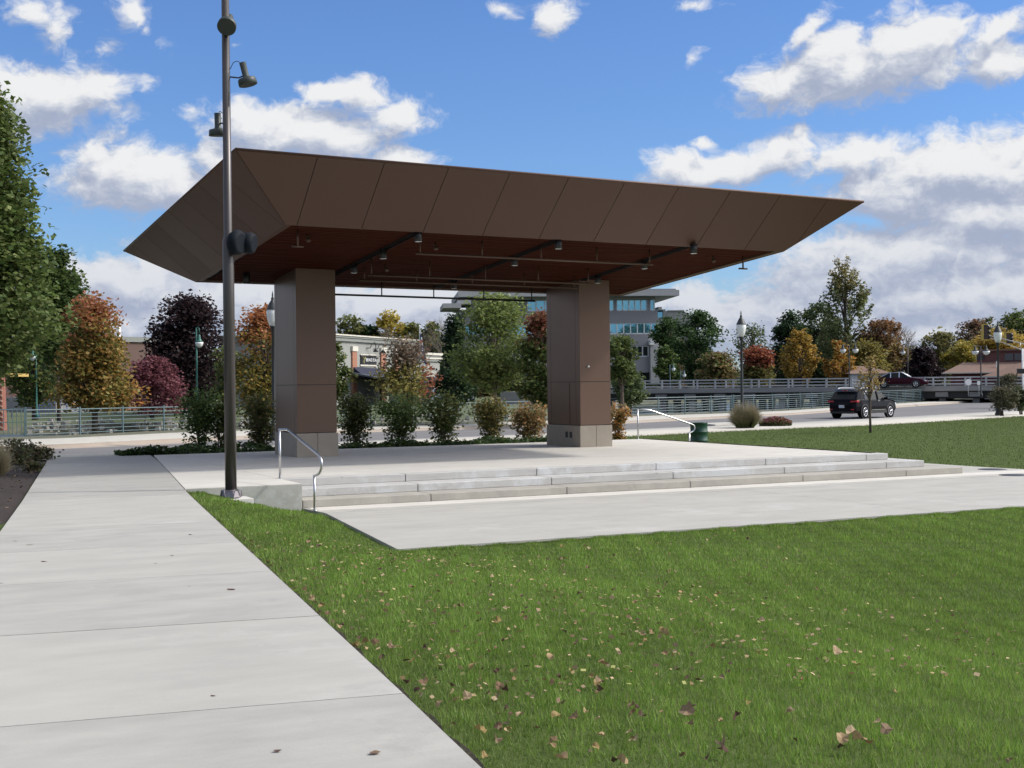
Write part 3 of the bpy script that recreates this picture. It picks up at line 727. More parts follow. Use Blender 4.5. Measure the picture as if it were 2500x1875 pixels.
tree('maple_tree', 'autumn maple with rusty top left of the left column', 'tree', 650, 748, 1010, 88, 62, [(.17, .13, .03), (.11, .11, .03), (.08, .09, .028), (.22, .15, .035)], z0=-.25, nleaf=11000, leaf=.15, shape='oval', clumps=100, top_cols=([(.26, .10, .04), (.22, .10, .04)], .5, .35), seed=9, csig=.55)
tree('maple_tree', 'light green tree showing just right of the left column', 'tree', 812, 838, 985, 40, 66, OL+G1, z0=-.25, nleaf=4000, leaf=.15, shape='oval', seed=10, clumps=45)
tree('ornamental_pear_tree', 'thinning yellow and red tree in front of the restaurant sign', 'tree', 992, 842, 975, 84, 66, [(.17, .15, .04), (.13, .13, .04), (.22, .18, .055)], z0=-.25, nleaf=3600, leaf=.15, shape='cone', clumps=60, side_cols=([(.24, .08, .04), (.20, .09, .05)], (.9, -.43, 0), .35), top_cols=([(.15, .11, .075), (.13, .10, .07)], .45, .3), seed=11, csig=.6)
tree('locust_tree', 'tall light green tree left of the right column with a slim grey trunk', 'tree', 1208, 728, 940, 92, 68, [(.135, .165, .045), (.11, .145, .04), (.16, .185, .06), (.085, .115, .033)], z0=-.25, nleaf=12500, leaf=.15, shape='round', clumps=95, bark='bark2', seed=12, csig=.62, trunk_r=.11)
tree('spruce_tree', 'dark spruce behind the tall light green tree', 'tree', 1112, 770, 985, 52, 92, DK, z0=-.35, nleaf=8000, leaf=.2, shape='cone', clumps=90, seed=13, csig=.6, trunk_r=.2)
tree('maple_tree', 'red topped maple squeezed against the left side of the right column', 'tree', 1325, 765, 985, 62, 66, [(.055, .085, .022), (.075, .10, .03), (.10, .11, .03)], z0=-.25, nleaf=8500, leaf=.15, shape='oval', clumps=75, top_cols=([(.17, .055, .035), (.12, .07, .035)], .6, .25), seed=14)
tree('maple_tree', 'round green tree just right of the right column', 'tree', 1518, 824, 930, 42, 74, [(.05, .075, .022), (.07, .095, .028), (.085, .105, .03)], z0=-.25, nleaf=5200, leaf=.15, shape='round', clumps=50, seed=15)
tree('juniper_shrub', 'spreading grey green juniper at the near end of the bridge', 'shrub', 1538, 916, 985, 36, 80, [(.055, .075, .03), (.07, .095, .04)], z0=-.6, nleaf=3200, leaf=.16, shape='flat', clumps=36, stems=3, trunk_r=.05, seed=16)
# behind the restaurant
BK = 'trees in a row behind the restaurant'
for i, (u, vt, hw, cols, lab, shp) in enumerate(((856, 770, 42, OL+[(.14, .15, .06)], 'pale green tree at the left end behind the restaurant', 'round'), (908, 798, 30, G2+DK, 'dark green low tree behind the restaurant roof', 'round'),
    (955, 764, 44, YE+[(.30, .25, .07)], 'bright yellow tree standing tallest behind the restaurant', 'round'), (1008, 792, 34, YE[2:]+OL, 'yellow green tree left of the flag pole', 'round'), (1050, 786, 36, OL+YE[:1]+G1, 'olive tree right of the flag pole', 'round'),
    (1080, 830, 40, DK+G1, 'dark green tree at the right end behind the restaurant', 'round'))):
    tree('poplar_tree', lab, 'tree', u, vt, 930, hw, 190, cols, z0=-.5, group=BK, nleaf=4200, leaf=.42, shape=shp, clumps=60, seed=20+i, trunk_r=.25)
def bare(name, label, u, vtop, hw, d, z0, seed, bark='bark2', tw=.05):
    rr = random.Random(seed); base = gd(u, d, z0); t = thing(name, label, 'tree', base); zt = zat(u, vtop, d)-z0; w = px2m(hw, d)
    def grow(mb, p, dv, L, r, lev):
        q = p+dv*L; m = p.lerp(q, .5)+Vector((rr.uniform(-1, 1), rr.uniform(-1, 1), 0))*L*.06; mb.tube([p, m, q], [r, r*.8, r*.6], 4, cap=False)
        if lev == 0: return
        for k in range(3 if lev > 1 else 4):
            a = rr.uniform(0, 6.28); sp = rr.uniform(.35, .7); dn = (dv+Vector((math.cos(a), math.sin(a), .25))*sp).normalized(); grow(mb, p.lerp(q, rr.uniform(.6, 1)), dn, L*rr.uniform(.55, .8), r*.55, lev-1)
    mb = MB(); mb.tube([(0, 0, -.3), (0, 0, zt*.4)], [tw*4, tw*3], 7); mb.build('trunk', bark, t)
    mb = MB()
    for k in range(6):
        a = k*1.05+rr.random(); grow(mb, Vector((0, 0, zt*rr.uniform(.25, .42))), Vector((math.cos(a)*.5*w/zt*3, math.sin(a)*.5*w/zt*3, 1)).normalized(), zt*.27, tw*1.7, 4)
    mb.build('branches', bark, t)
bare('bare_tree', 'leafless grey tree at the right of the restaurant trees', 1088, 772, 30, 185, -.5, 5)
bare('bare_tree', 'leafless grey tree on the skyline right of the rusty oak', 2206, 796, 34, 200, .5, 6)
bare('bare_tree', 'thin grey brown twigs rising above the yellow and red tree', 1000, 792, 50, 66.5, -.25, 9, tw=.018)
# beyond the bridge
FT = 'autumn trees beyond the bridge'
for i, (u, vt, vb, hw, d, cols, lab, shp, nl, tc_) in enumerate((
    (1636, 775, 935, 40, 205, G2, 'dark green tree next to the office building beyond the bridge', 'round', 5200, None),
    (1704, 762, 940, 58, 200, G2+DK[:1], 'large rounded green tree beyond the bridge, left of the acorn lamp', 'round', 8000, None),
    (1625, 845, 935, 26, 180, G1, 'low bright green tree at the foot of the office building', 'round', 2400, None),
    (1838, 796, 905, 46, 215, [(.06, .08, .035), (.08, .10, .04)], 'thin flat topped tree with sky showing through, right of the acorn lamp', 'flat', 1700, None),
    (1755, 866, 940, 46, 178, BR_+OL, 'low brown and olive tree left of the red tree', 'round', 3600, None),
    (1850, 852, 940, 40, 182, [(.14, .12, .04), (.10, .10, .03)], 'low tree with bright red crown behind the bridge', 'round', 4200, ([(.17, .05, .03), (.20, .07, .035)], .42, .2)),
    (1930, 768, 940, 52, 205, DK+G2[:1], 'dark green evergreen left of the tallest tree', 'egg', 8000, None),
    (2008, 742, 940, 62, 210, [(.03, .05, .02), (.05, .07, .025), (.04, .06, .02)], 'broad dark tree just left of the tallest tree', 'round', 9000, None),
    (1952, 822, 940, 56, 165, GO, 'golden tree with feathery branches behind the bridge', 'spiky', 5200, None),
    (2050, 846, 940, 46, 163, GO+OR[:1], 'golden tree with orange tips between two lamps', 'spiky', 4200, None),
    (2156, 782, 935, 56, 185, BR_[:2]+[(.17, .11, .04), (.15, .12, .035)], 'rusty oak right of the tallest tree', 'round', 8200, ([(.16, .085, .04), (.13, .08, .04)], .5, .35)),
    (2120, 840, 935, 46, 170, [(.16, .13, .03), (.12, .11, .03)], 'yellow brown tree behind the sapling', 'round', 4000, None),
    (2300, 812, 945, 52, 185, [(.13, .125, .05), (.11, .11, .045), (.16, .14, .05)], 'pale olive tree right of the black bush', 'round', 5600, None),
    (2352, 838, 945, 40, 170, YE[1:]+[(.16, .14, .03)], 'yellow tree left of the brick house', 'round', 3800, None),
    (2378, 784, 930, 52, 215, [(.09, .07, .04), (.12, .07, .045), (.07, .06, .035)], 'grey brown tree with reddish top behind the signals', 'round', 6000, ([(.16, .09, .055)], .8, .3)),
    (2440, 812, 890, 62, 190, [(.30, .21, .05), (.25, .18, .04)], 'golden tree behind the brick house', 'flat', 5200, None),
    (2492, 766, 900, 60, 215, OL+G1, 'light green tree at the right edge behind the signals', 'round', 7000, None),
    (2425, 776, 880, 34, 225, G1+BR_[:1], 'small dark green crown above the golden tree', 'round', 3000, None),
    (2230, 850, 940, 40, 205, [(.085, .085, .045), (.07, .07, .04)], 'dull grey green tree behind the black bush', 'round', 3600, None))):
    tree('oak_tree' if cols is not GO else 'larch_tree', lab, 'tree', u, vt, vb, hw, d, cols, z0=.5, group=FT, nleaf=int(nl*1.0), leaf=.37 if shp != 'spiky' else .30, shape=shp, clumps=60 if nl < 5000 else 90, seed=40+i, trunk_r=.28, top_cols=tc_, csig=.52, sparse=1.0 if shp != 'flat' else 1.1)
tree('cottonwood_tree', 'tallest tree beyond the bridge, with loose rising branches', 'tree', 2066, 650, 900, 84, 190, [(.09, .11, .04), (.11, .12, .045), (.07, .09, .035)], z0=.5, group=FT, nleaf=9000, leaf=.34, shape='spiky', clumps=85, seed=61, top_cols=([(.17, .14, .06), (.14, .13, .05)], .6, .35), trunk_r=.35, csig=.5)
tree('purple_leaf_bush', 'almost black rounded bush behind the bridge rail', 'shrub', 2254, 852, 940, 38, 160, PU, z0=.2, nleaf=4200, leaf=.34, shape='round', seed=62, stems=4, trunk_r=.1)
# low mass that closes the skyline
def treeline():
    g_ = np.random.default_rng(5); N = 26000; u = g_.uniform(-500, 3000, N); d = g_.uniform(235, 290, N)
    P = np.zeros((N, 3)); T = np.zeros((N, 3)); cols = np.array(G1+G2+BR_+OL+[(.16, .13, .04)])
    for i in range(N):
        hmax = 8+3*math.sin(u[i]*.013)+2*math.sin(u[i]*.041+1)+1.5*math.sin(u[i]*.11)
        if 1080 < u[i] < 1560: hmax -= 2
        p = gd(u[i], d[i], 0); P[i] = (p.x, p.y, g_.uniform(-1, max(hmax, 3)*(.7+.3*g_.random()))); T[i] = cols[int((u[i]//60)*7+g_.integers(0, 2)) % len(cols)]*g_.uniform(.7, 1.15)
    o = card_mesh('treeline', leaf_quads(P, 1.5, g_), 4, T, MT['leaf']); o['kind'] = 'stuff'; tag(o, 'distant low mass of mixed autumn woods along the horizon', 'woods')
treeline()
# shrubs behind the stage
SG = 'leggy shrubs along the back of the stage'
for i, (u, vt, vb, hw, dz, cols, lab) in enumerate((
    (489, 958, 1052, 62, 38.5, [(.035, .055, .015), (.05, .07, .02), (.025, .04, .012)], 'leggy dark green shrub left of the tall pole'),
    (541, 985, 1058, 28, 38.3, [(.045, .06, .018), (.06, .07, .02)], 'narrow shrub partly behind the tall pole'),
    (636, 968, 1068, 44, 38.6, [(.05, .055, .018), (.08, .06, .022), (.035, .045, .014)], 'brownish shrub against the left column'),
    (868, 958, 1052, 52, 38.4, [(.04, .048, .015), (.055, .06, .018), (.03, .035, .012)], 'dense dark shrub right of the left column'),
    (975, 968, 1052, 58, 38.6, [(.04, .06, .018), (.055, .075, .022)], 'green shrub second from the left column on its right'),
    (1084, 960, 1050, 52, 38.8, [(.05, .062, .018), (.08, .08, .024), (.035, .05, .015)], 'olive shrub in the middle between the columns'),
    (1198, 972, 1046, 46, 39.0, [(.08, .07, .022), (.06, .065, .02), (.10, .08, .03)], 'yellowish brown shrub right of the middle one'),
    (1292, 985, 1058, 50, 39.2, [(.16, .09, .04), (.12, .09, .04), (.09, .08, .035)], 'rust and straw coloured shrub left of the right column'),
    (1508, 985, 1062, 28, 39.8, [(.18, .09, .03), (.12, .09, .03)], 'small orange shrub peeking out right of the right column'))):
    rz_ = ray(u, 900); d = dz/((rz_.y)/1.0)
    tree('shrub', lab, 'shrub', u, vt+8, vb-4, hw*.88, d, cols, z0=-.14 if u < 700 else -.25, group=SG, nleaf=2700 if hw > 40 else 1400, leaf=.085, shape='vase', clumps=40 if hw > 40 else 22, sparse=1.15, seed=80+i, stems=11, trunk_r=.016, csig=.62, name_crown='foliage')
# ground cover
def cover(name, label, xr, yr, z, n, size, cols, hgt, seed=1, cat='ground cover'):
    g_ = np.random.default_rng(seed); X_ = g_.uniform(*xr, n); Y_ = np.array([g_.uniform(*(yr(x) if callable(yr) else yr)) for x in X_])
    Z_ = np.array([z(x) if callable(z) else z for x in X_])
    P = np.stack([X_, Y_, Z_+g_.uniform(0, 1, n)*hgt*(.6+.4*np.sin(X_*2.1)*np.sin(Y_*3))], 1)
    o = card_mesh(name, leaf_quads(P, size, g_, .8), 4, pal(cols, n, g_, .35), MT['leaf']); o['kind'] = 'stuff'; return tag(o, label, cat)
cover('ground_cover', 'low dark green ground cover in the strip behind the stage', (5.9, 21.0), lambda x: (36.2, min(38.6, yof(1, x)-.05) if x < 12 else 37.9), lambda x: -.12 if x < 8 else -.2, 34000, .085, [(.03, .055, .015), (.045, .075, .02), (.02, .038, .012), (.06, .09, .025)], .40)
mb = MB(); mb.b2(5.9, 21.2, 36.11, 38.0, -.3, -.13); struct(mb.build('planting_bed', 'mulch'))

def tuft(name, label, cat, p, h, r, cols, n=900, group=None, w=.012, seed=0, droop=.5, plume=None):
    g_ = np.random.default_rng(seed); t = thing(name, label, cat, p, 0, group)
    a = g_.uniform(0, 6.283, n); lean = g_.uniform(0, 1, n)**.6; L = h*g_.uniform(.45, 1.12, n)*(1.05-.25*lean)
    B = np.stack([np.cos(a)*r*.45*g_.random(n), np.sin(a)*r*.45*g_.random(n), np.zeros(n)], 1); D = np.stack([np.cos(a), np.sin(a)], 1)
    Vv = []; rows = 4
    for j in range(rows+1):
        s_ = j/rows; q = B.copy(); q[:, :2] += D*(lean*r*.75*(s_**1.25))[:, None]; q[:, 2] = L*(s_-droop*lean**2*s_**2.5); Vv.append(q)
    side = np.stack([-np.sin(a+1), np.cos(a+1), np.zeros(n)], 1)*w
    quads = []
    for j in range(rows):
        w0, w1 = 1-.2*j, 1-.2*(j+1)+.02; quads.append(np.stack([Vv[j]-side*w0, Vv[j]+side*w0, Vv[j+1]+side*w1, Vv[j+1]-side*w1], 1))
    T = pal(cols, n, g_, .25); Q = np.concatenate(quads); TT = np.concatenate([T]*rows)
    if plume: TT[-n:] = pal(plume, n, g_, .2); TT[-2*n:-n] = TT[-2*n:-n]*.5+TT[-n:]*.5
    card_mesh('blades', Q, 4, TT, MT['leaf'], t); return t
GRS = [(.09, .11, .04), (.12, .13, .05), (.07, .09, .03)]; STR = [(.26, .22, .14), (.20, .18, .11)]
tuft('ornamental_grass', 'big round clump of ornamental grass at the kerb below the acorn lamp', 'ornamental grass', gd(1818, 58, -.25), 1.08, .88, GRS, 4200, seed=3, w=.010, plume=[(.20, .16, .11), (.16, .14, .08)])
def flowers(u, d, z, label, n, col, rx, hz, seed):
    t = thing('flower_bed', label, 'flowers', gd(u, d, z)); g_ = np.random.default_rng(seed)
    def blob(n, h0, h1):
        a = g_.uniform(0, 6.28, n); r = np.sqrt(g_.random(n)); hh = g_.uniform(h0, h1, n)*np.sqrt(np.clip(1-r*r*.8, 0, 1)); xx, yy = np.cos(a)*r*rx, np.sin(a)*r*rx*.5
        return np.stack([xx*cyw+yy*syw, -xx*syw+yy*cyw, hh*hz], 1)
    card_mesh('foliage', leaf_quads(blob(n, 0, .9), .07, g_), 4, pal([(.05, .07, .025), (.10, .09, .04)], n, g_), MT['leaf'], t)
    card_mesh('blossoms', leaf_quads(blob(n//2, .7, 1.05), .06, g_), 4, pal(col, n//2, g_), MT['leaf'], t)
flowers(1892, 60, -.25, 'pink mums in low bed right of the big grass clump', 2400, [(.26, .05, .11), (.16, .06, .06), (.08, .10, .03), (.20, .10, .06)], .75, .42, 1)
mb = MB()
for (u0, u1, v0, v1) in ((1750, 1925, 1030, 1040),):
    a, b = onz(1745, 1037, -.25), onz(1935, 1029, -.25); c, e = a+Vector((.6, 2.2, 0)), b+Vector((-1.2, 1.6, 0)); 
    mb.prism([a, b, e, c], -.42, -.235)
struct(mb.build('kerb_island', 'kerb', bevel=.03))
# row of small grasses beyond the road, right
for i in range(8):
    u = 2268+i*20.5; v = 979-i*2.0; p = onz(u, v, -.25)
    tuft('fountain_grass', 'small fountain grass tuft in a row behind the far kerb', 'ornamental grass', p, .75, .62, GRS[:2]+STR, 700, 'fountain grasses behind the far kerb', .02, 30+i, .6, STR)
tree('shrub', 'grey green bush at the right edge behind the kerb corner', 'shrub', 2450, 950, 1000, 32, 72, [(.05, .055, .03), (.07, .07, .035), (.09, .075, .05)], z0=-.25, nleaf=3600, leaf=.09, shape='round', clumps=50, seed=90, stems=4, trunk_r=.03, name_crown='foliage')
tree('shrub', 'dark green bush cut by the right picture edge', 'shrub', 2492, 948, 1000, 22, 74, [(.03, .045, .015), (.05, .06, .02)], z0=-.25, nleaf=2200, leaf=.09, shape='round', clumps=36, seed=91, stems=4, trunk_r=.03, name_crown='foliage')
tree('shrub', 'brown bush before the stop line at the right, behind the dark lamp', 'shrub', 2462, 915, 965, 26, 95, [(.06, .05, .03), (.05, .055, .025)], z0=-.25, nleaf=2200, leaf=.12, shape='round', clumps=36, seed=92, stems=4, trunk_r=.03, name_crown='foliage')
# sapling in the right lawn
tree('sapling', 'young tree with a thin trunk and sparse rusty leaves in the right lawn', 'sapling', 2124, 862, 962, 30, 53, [(.24, .16, .05), (.20, .14, .05), (.17, .14, .05)], z0=-.37, nleaf=720, leaf=.085, shape='egg', clumps=60, seed=95, trunk_r=.045, csig=.7)
# left mulch bed plants
for i, (u, v, s_, n) in enumerate(((60, 1126, .46, 500), (38, 1136, .4, 420), (88, 1124, .34, 300), (108, 1122, .28, 260), (80, 1152, .22, 260), (30, 1118, .5, 420))):
    p = onz(u, v, -.0); g_ = np.random.default_rng(50+i)
    t = thing('perennial', ('low leafy perennial with dry tips, plant %s in the mulch bed' % ['third from the edge', 'behind the beige grass', 'near the bed corner', 'at the bed corner', 'alone in front', 'at the back']
 [i]) , 'plant', p, 0, 'perennials in the mulch bed')
    P = np.stack([g_.normal(0, s_*.45, n), g_.normal(0, s_*.35, n), g_.uniform(.02, s_, n)], 1)
    card_mesh('foliage', leaf_quads(P, .075, g_), 4, pal([(.07, .08, .03), (.05, .06, .025), (.13, .10, .06)], n, g_), MT['leaf'], t)
    mb = MB()
    for k in range(9): a = R.uniform(0, 6.28); mb.tube([(0, 0, 0), (math.cos(a)*s_*.4, math.sin(a)*s_*.4, s_*.95)], .006, 4)
    mb.build('stems', 'bark', t)
tuft('feather_grass', 'beige feathery grass clump at the left picture edge', 'ornamental grass', onz(-16, 1165, -.0), .75, .45, STR+[(.30, .26, .18)], 1500, None, .008, 71, .5, STR)
# ---------------------------------------------------------------- fences
def fence_line(name, label, P, h, nr, m, cat='fence', spacing=2.4, postw=.055, railr=.016, cap=True, vert=None, group=None):
    P = [Vector(p) for p in P]; o = P[0]; t = thing(name, label, cat, o, 0, group)
    L = [0]
    for a, b in zip(P[:-1], P[1:]): L.append(L[-1]+(b-a).length)
    def at(s):
        s = min(max(s, 0), L[-1])
        for i in range(len(P)-1):
            if s <= L[i+1]+1e-9: return P[i].lerp(P[i+1], (s-L[i])/max(L[i+1]-L[i], 1e-9))-o
        return P[-1]-o
    n = max(1, round(L[-1]/spacing)); S = [L[-1]*k/n for k in range(n+1)]
    for s in S:
        p = at(s); a = at(s+.1)-at(s-.1); rz = math.atan2(a.y, a.x)
        m_ = MB().box((0, 0, h*.5), (postw, postw, h+.06), 0, rz)
        if cap: m_.box((0, 0, h+.04), (postw*1.25, postw*1.25, .02), 0, rz)
        m_.build('post', m, t, loc=p)
    mb = MB()
    for j in range(nr):
        z = .10+(h-.14)*j/(nr-1) if nr > 1 else h
        r_ = railr*1.5 if j == nr-1 else railr
        for s0, s1 in zip(S[:-1], S[1:]): mb.tube([at(s0)+Vector((0, 0, z)), at(s1)+Vector((0, 0, z))], r_, 5, cap=False)
    mb.build('rails', m, t)
    if vert:
        mb = MB(); s = vert[0]
        while s < vert[1]: p = at(s); mb.tube([p+Vector((0, 0, .08)), p+Vector((0, 0, h-.04))], railr, 5, cap=False); s += vert[2]
        mb.build('pickets', m, t)
    return t
def along(u0, u1, n, off):
    """points on the far pavement's back line between two picture columns, pushed back by off metres"""
    out = []
    for k in range(n+1):
        u = u0+(u1-u0)*k/n; X = gd(u, 60, 0).x
        for _ in range(12):
            Y = yof(5, X)+off; rr_ = ray(u, hor(u)); X = rr_.x/rr_.y*Y
        out.append(Vector((X, yof(5, X)+off, zof(5, X))))
    return out
fence_line('river_fence', 'blue green rail fence along the river at left, behind the orange maple', along(60, 800, 10, 2.4), 1.08, 7, 'fence')
fence_line('picket_fence', 'blue green picket panel of the river fence at the far left edge', along(-260, 62, 5, 2.4), 1.12, 3, 'fence', vert=(0, 40, .16))
fence_line('river_fence', 'blue green rail fence glimpsed between the shrubs in the middle', along(805, 1476, 9, 1.2), 1.1, 7, 'fence')
fence_line('river_fence', 'short blue green rail fence between the right column and the big grass clump', along(1480, 1786, 7, .5), 1.12, 7, 'fence')
fence_line('river_fence', 'long blue green rail fence behind the black car', along(1790, 2330, 13, .5), 1.12, 8, 'fence')
# raking brace rails of the short fence and the ramp panel beyond
a, b = along(1690, 1786, 1, 3.2)
fence_line('ramp_rail', 'sloping blue green rails dropping to the river behind the short fence', [a+Vector((-7, 3, -1.5)), b], 1.0, 6, 'fence')
bl = mat('blue_ramp_rail', (.10, .17, .38), .5); MT['bl'] = bl
fence_line('ramp_railing', 'blue ramp railing on the far bank at left', [gd(95, 104, -.45), gd(150, 104, .0), gd(300, 106, -.35)], 1.0, 2, bl, spacing=2.6, vert=(0, 9, .25))
fence_line('gate_frame', 'pale tubular gate frames on the far bank at the left edge', [gd(-30, 100, -.3), gd(84, 100, -.3)], 2.0, 2, 'lampgr' if False else mat('galvanised', (.3, .31, .33), .4, metal=.5), spacing=1.8)
# pale riprap on the far bank
def rocks():
    g_ = random.Random(3); mb = MB()
    for i in range(260):
        u = g_.choice([g_.uniform(70, 300), g_.uniform(330, 640), g_.uniform(800, 1300)]); d = g_.uniform(103, 108); p = gd(u, d, 0); z = -1.75+(d-103)*.2+g_.uniform(0, .15); s = g_.uniform(.15, .42)
        mb.box((p.x, p.y, z), (s*g_.uniform(.8, 1.6), s, s*.7), 0, g_.uniform(0, 3), g_.uniform(.6, .9))
    o = mb.build('riprap', mat('pale_limestone', (.24, .23, .20), .9, var=.4, vscale=.7)); o['kind'] = 'stuff'; tag(o, 'pale limestone riprap along the far river bank', 'rocks')
rocks()
# ---------------------------------------------------------------- lamps
def acorn(u, vtop, d, label, polem='dpole', z0=-.25):
    p = gd(u, d, z0); Ht = zat(u, vtop, d)-z0; t = thing('street_lamp', label, 'street lamp', p, 0, 'acorn lamps along the river road')
    k = Ht/5.36; zg = Ht-1.24*k
    MB().lathe([(.20, 0), (.20, .1), (.16, .16), (.17, .5), (.10, .62), (.075, .75), (.062, zg*.6), (.055, zg-.16), (.10, zg-.12), (.08, zg-.05), (.13, zg)], n=14).build('pole', polem, t)
    MB().lathe([(.12, zg), (.185, zg+.20), (.225, zg+.42), (.21, zg+.58), (.17, zg+.64)], n=18).build('globe', 'globe', t)
    MB().lathe([(.235, zg+.575), (.225, zg+.60), (.19, zg+.66), (.13, zg+.80), (.06, zg+.90), (.05, zg+.94), (.06, zg+.98), (.028, zg+1.02), (.03, zg+1.1), (.005, zg+1.24)], n=18).build('cap', polem, t)
acorn(1811, 757.5, 62, 'tall acorn street lamp standing in the big ornamental grass')
acorn(2437, 783, 73, 'acorn street lamp near the right picture edge beside the traffic signals')
acorn(668, 712, 46.5, 'acorn street lamp half hidden behind the left column', z0=-.1)
def shepherd(u, vtop, vg, d, label, m='gpole', side=1, z0=-.3, r=.05, double=False, gr=.235, arm=.5, group='shepherd lamps along the river'):
    p = gd(u, d, z0); zt = zat(u, vtop, d)-z0; zg = zat(u, vg, d)-z0; t = thing('street_lamp', label, 'street lamp', p, 0, group)
    MB().lathe([(.13, 0), (.13, .3), (r*1.3, .45), (r, zt*.6), (r*.8, zt)], n=10).build('pole', m, t)
    Rr = Vector(Rv)
    for sgn in ((-1, 1) if double else (side,)):
        c = Rr*arm*sgn
        mb = MB(); mb.tube([Vector((0, 0, zt-.12)), Rr*arm*.5*sgn+Vector((0, 0, zt+.05)), c+Vector((0, 0, zt-.05)), c+Vector((0, 0, zg+.55))], .025, 6); mb.build('arm', m, t)
        MB().lathe([(.04, zg+.50), (.07, zg+.42), (.09, zg+.24), (gr*.6, zg+.14), (gr, zg+.08)], c, 14).build('hood', m, t)
        MB().lathe([(gr*.97, zg+.06), (gr*.96, zg-.02), (gr*.72, zg-.17), (gr*.3, zg-.25), (0.0, zg-.26)], c, 14).build('globe', 'globe', t)
shepherd(481, 800, 838, 76, 'green shepherd lamp in front of the nearly black maple', side=1, arm=.16)
shepherd(89, 860, 872, 96, 'thin green lamp before the willow at far left', side=-1, arm=.25)
shepherd(1158, 893, 901, 120, 'thin teal lamp post with white hood near the tall light green tree', side=1, arm=.55, gr=.3)
shepherd(1487, 812, 853, 80, 'dark hanging lamp emerging behind the right edge of the right column', 'dpole', side=1, arm=.28)
BRG = 'lamps on the bridge'
shepherd(2074, 842, 855, 112, 'double armed bridge lamp between the golden trees', 'dpole', double=True, arm=.52, gr=.27, z0=.3, group=BRG)
shepherd(2395, 845, 859, 108, 'double armed lamp in front of the brick house', 'dpole', double=True, arm=.45, gr=.30, z0=.2, group=BRG)
shepherd(2217, 846, 860, 140, 'single grey lamp beside the almost black bush', 'galv' if False else 'pole', side=-1, arm=.5, gr=.26, z0=.6, group=BRG)
for i, (u, v) in enumerate(((1636, 897), (1662, 912))): shepherd(u, v-6, v+4, 150, 'small lamp before the dark green woods, %s of two' % ('taller' if i == 0 else 'lower'), 'fence', side=1, arm=.4, gr=.22, z0=.8, group=BRG)

# ---------------------------------------------------------------- bridge
BA, BB = gd(1546, 131, 1.02), gd(2470, 118, 1.02)
ex = (BB-BA).normalized(); ey = Vector((-ex.y, ex.x, 0)); LB = (BB-BA).length; rzb = math.atan2(ex.y, ex.x)
br = thing('bridge', 'low concrete road bridge with grey post and rail parapet', 'bridge', BA, rzb)
cb = mat('bridge_concrete', (.24, .235, .225), .9, var=.15, vscale=.5, stretch=(1, 1, 6)); cr = mat('bridge_rail_concrete', (.38, .385, .385), .85, var=.15, vscale=.6)
MT['cb'] = cb; MT['cr'] = cr
MB().b2(-6, LB+30, 0, 13, -.35, 0).b2(-6, LB+30, -.12, .25, -.30, .10).b2(-6, LB+30, 12.7, 13.1, -.3, .1).build('deck', 'cb', br)
MB().b2(-6, LB+2, .6, .95, -1.0, -.35).b2(-6, LB+2, 4, 4.4, -1.0, -.35).b2(-6, LB+2, 8, 8.4, -1.0, -.35).b2(-6, LB+2, 12, 12.4, -1., -.35).build('girders', 'black', br)
MB().b2(-14, -5.8, -.5, 13.5, -2.9, -.02).build('abutment', 'cb', br)
MB().b2(LB+1.5, LB+9, -.5, 13.5, -2.9, -.02).build('abutment', 'cb', br)
k = 0; x = 2.2
while x < LB: MB().b2(x, x+1.1, .15, 12.8, -.85, -.42).b2(x+.25, x+.85, .9, 1.8, -2.9, -.8).b2(x+.25, x+.85, 6, 6.9, -2.9, -.8).b2(x+.25, x+.85, 11, 11.9, -2.9, -.8).build('pier', 'cb', br); x += 2.9*1.0 if False else 2.92
for y in (.03, 12.85):
    rl = MB()
    for (z, hh, w) in ((.92, .11, .16), (.62, .09, .08), (.30, .09, .08)): rl.b2(-5, LB+(3 if y < 1 else 28), y, y+w, z-hh/2, z+hh/2)
    ro = rl.build('railing', 'cr', br); x = -4.2
    while x < LB+2.5:
        MB().b2(x, x+.17, y-.05, y+.02, -.02, .98).build('railing_post', 'cr', ro); x += 1.76 if y < 1 else 3.5

# ---------------------------------------------------------------- cars
def paintmat(name, c): 
    m, nt, b, o = newmat(name); b.inputs['Base Color'].default_value = (*c, 1); b.inputs['Roughness'].default_value = .3; b.inputs['Specular IOR Level'].default_value = .03
    b.inputs['Coat Weight'].default_value = .10; b.inputs['Coat Roughness'].default_value = .02; return m
MT['cg'] = glassmat('car_glass', (.010, .013, .015), .03); MT['cg'].node_tree.nodes['Principled BSDF'].inputs['Specular IOR Level'].default_value = .18; MT['tyre'] = mat('tyre', (.008, .008, .009), .9, spec=.1); MT['rim'] = mat('alloy', (.5, .5, .52), .25, metal=.9)
MT['tail'] = mat('tail_lamp_red', (.34, .02, .02), .15, var=.1); MT['chrome'] = mat('chrome', (.7, .7, .72), .12, metal=1.); MT['hl'] = mat('headlamp', (.7, .72, .75), .1); MT['plate'] = mat('number_plate', (.45, .5, .55), .5)
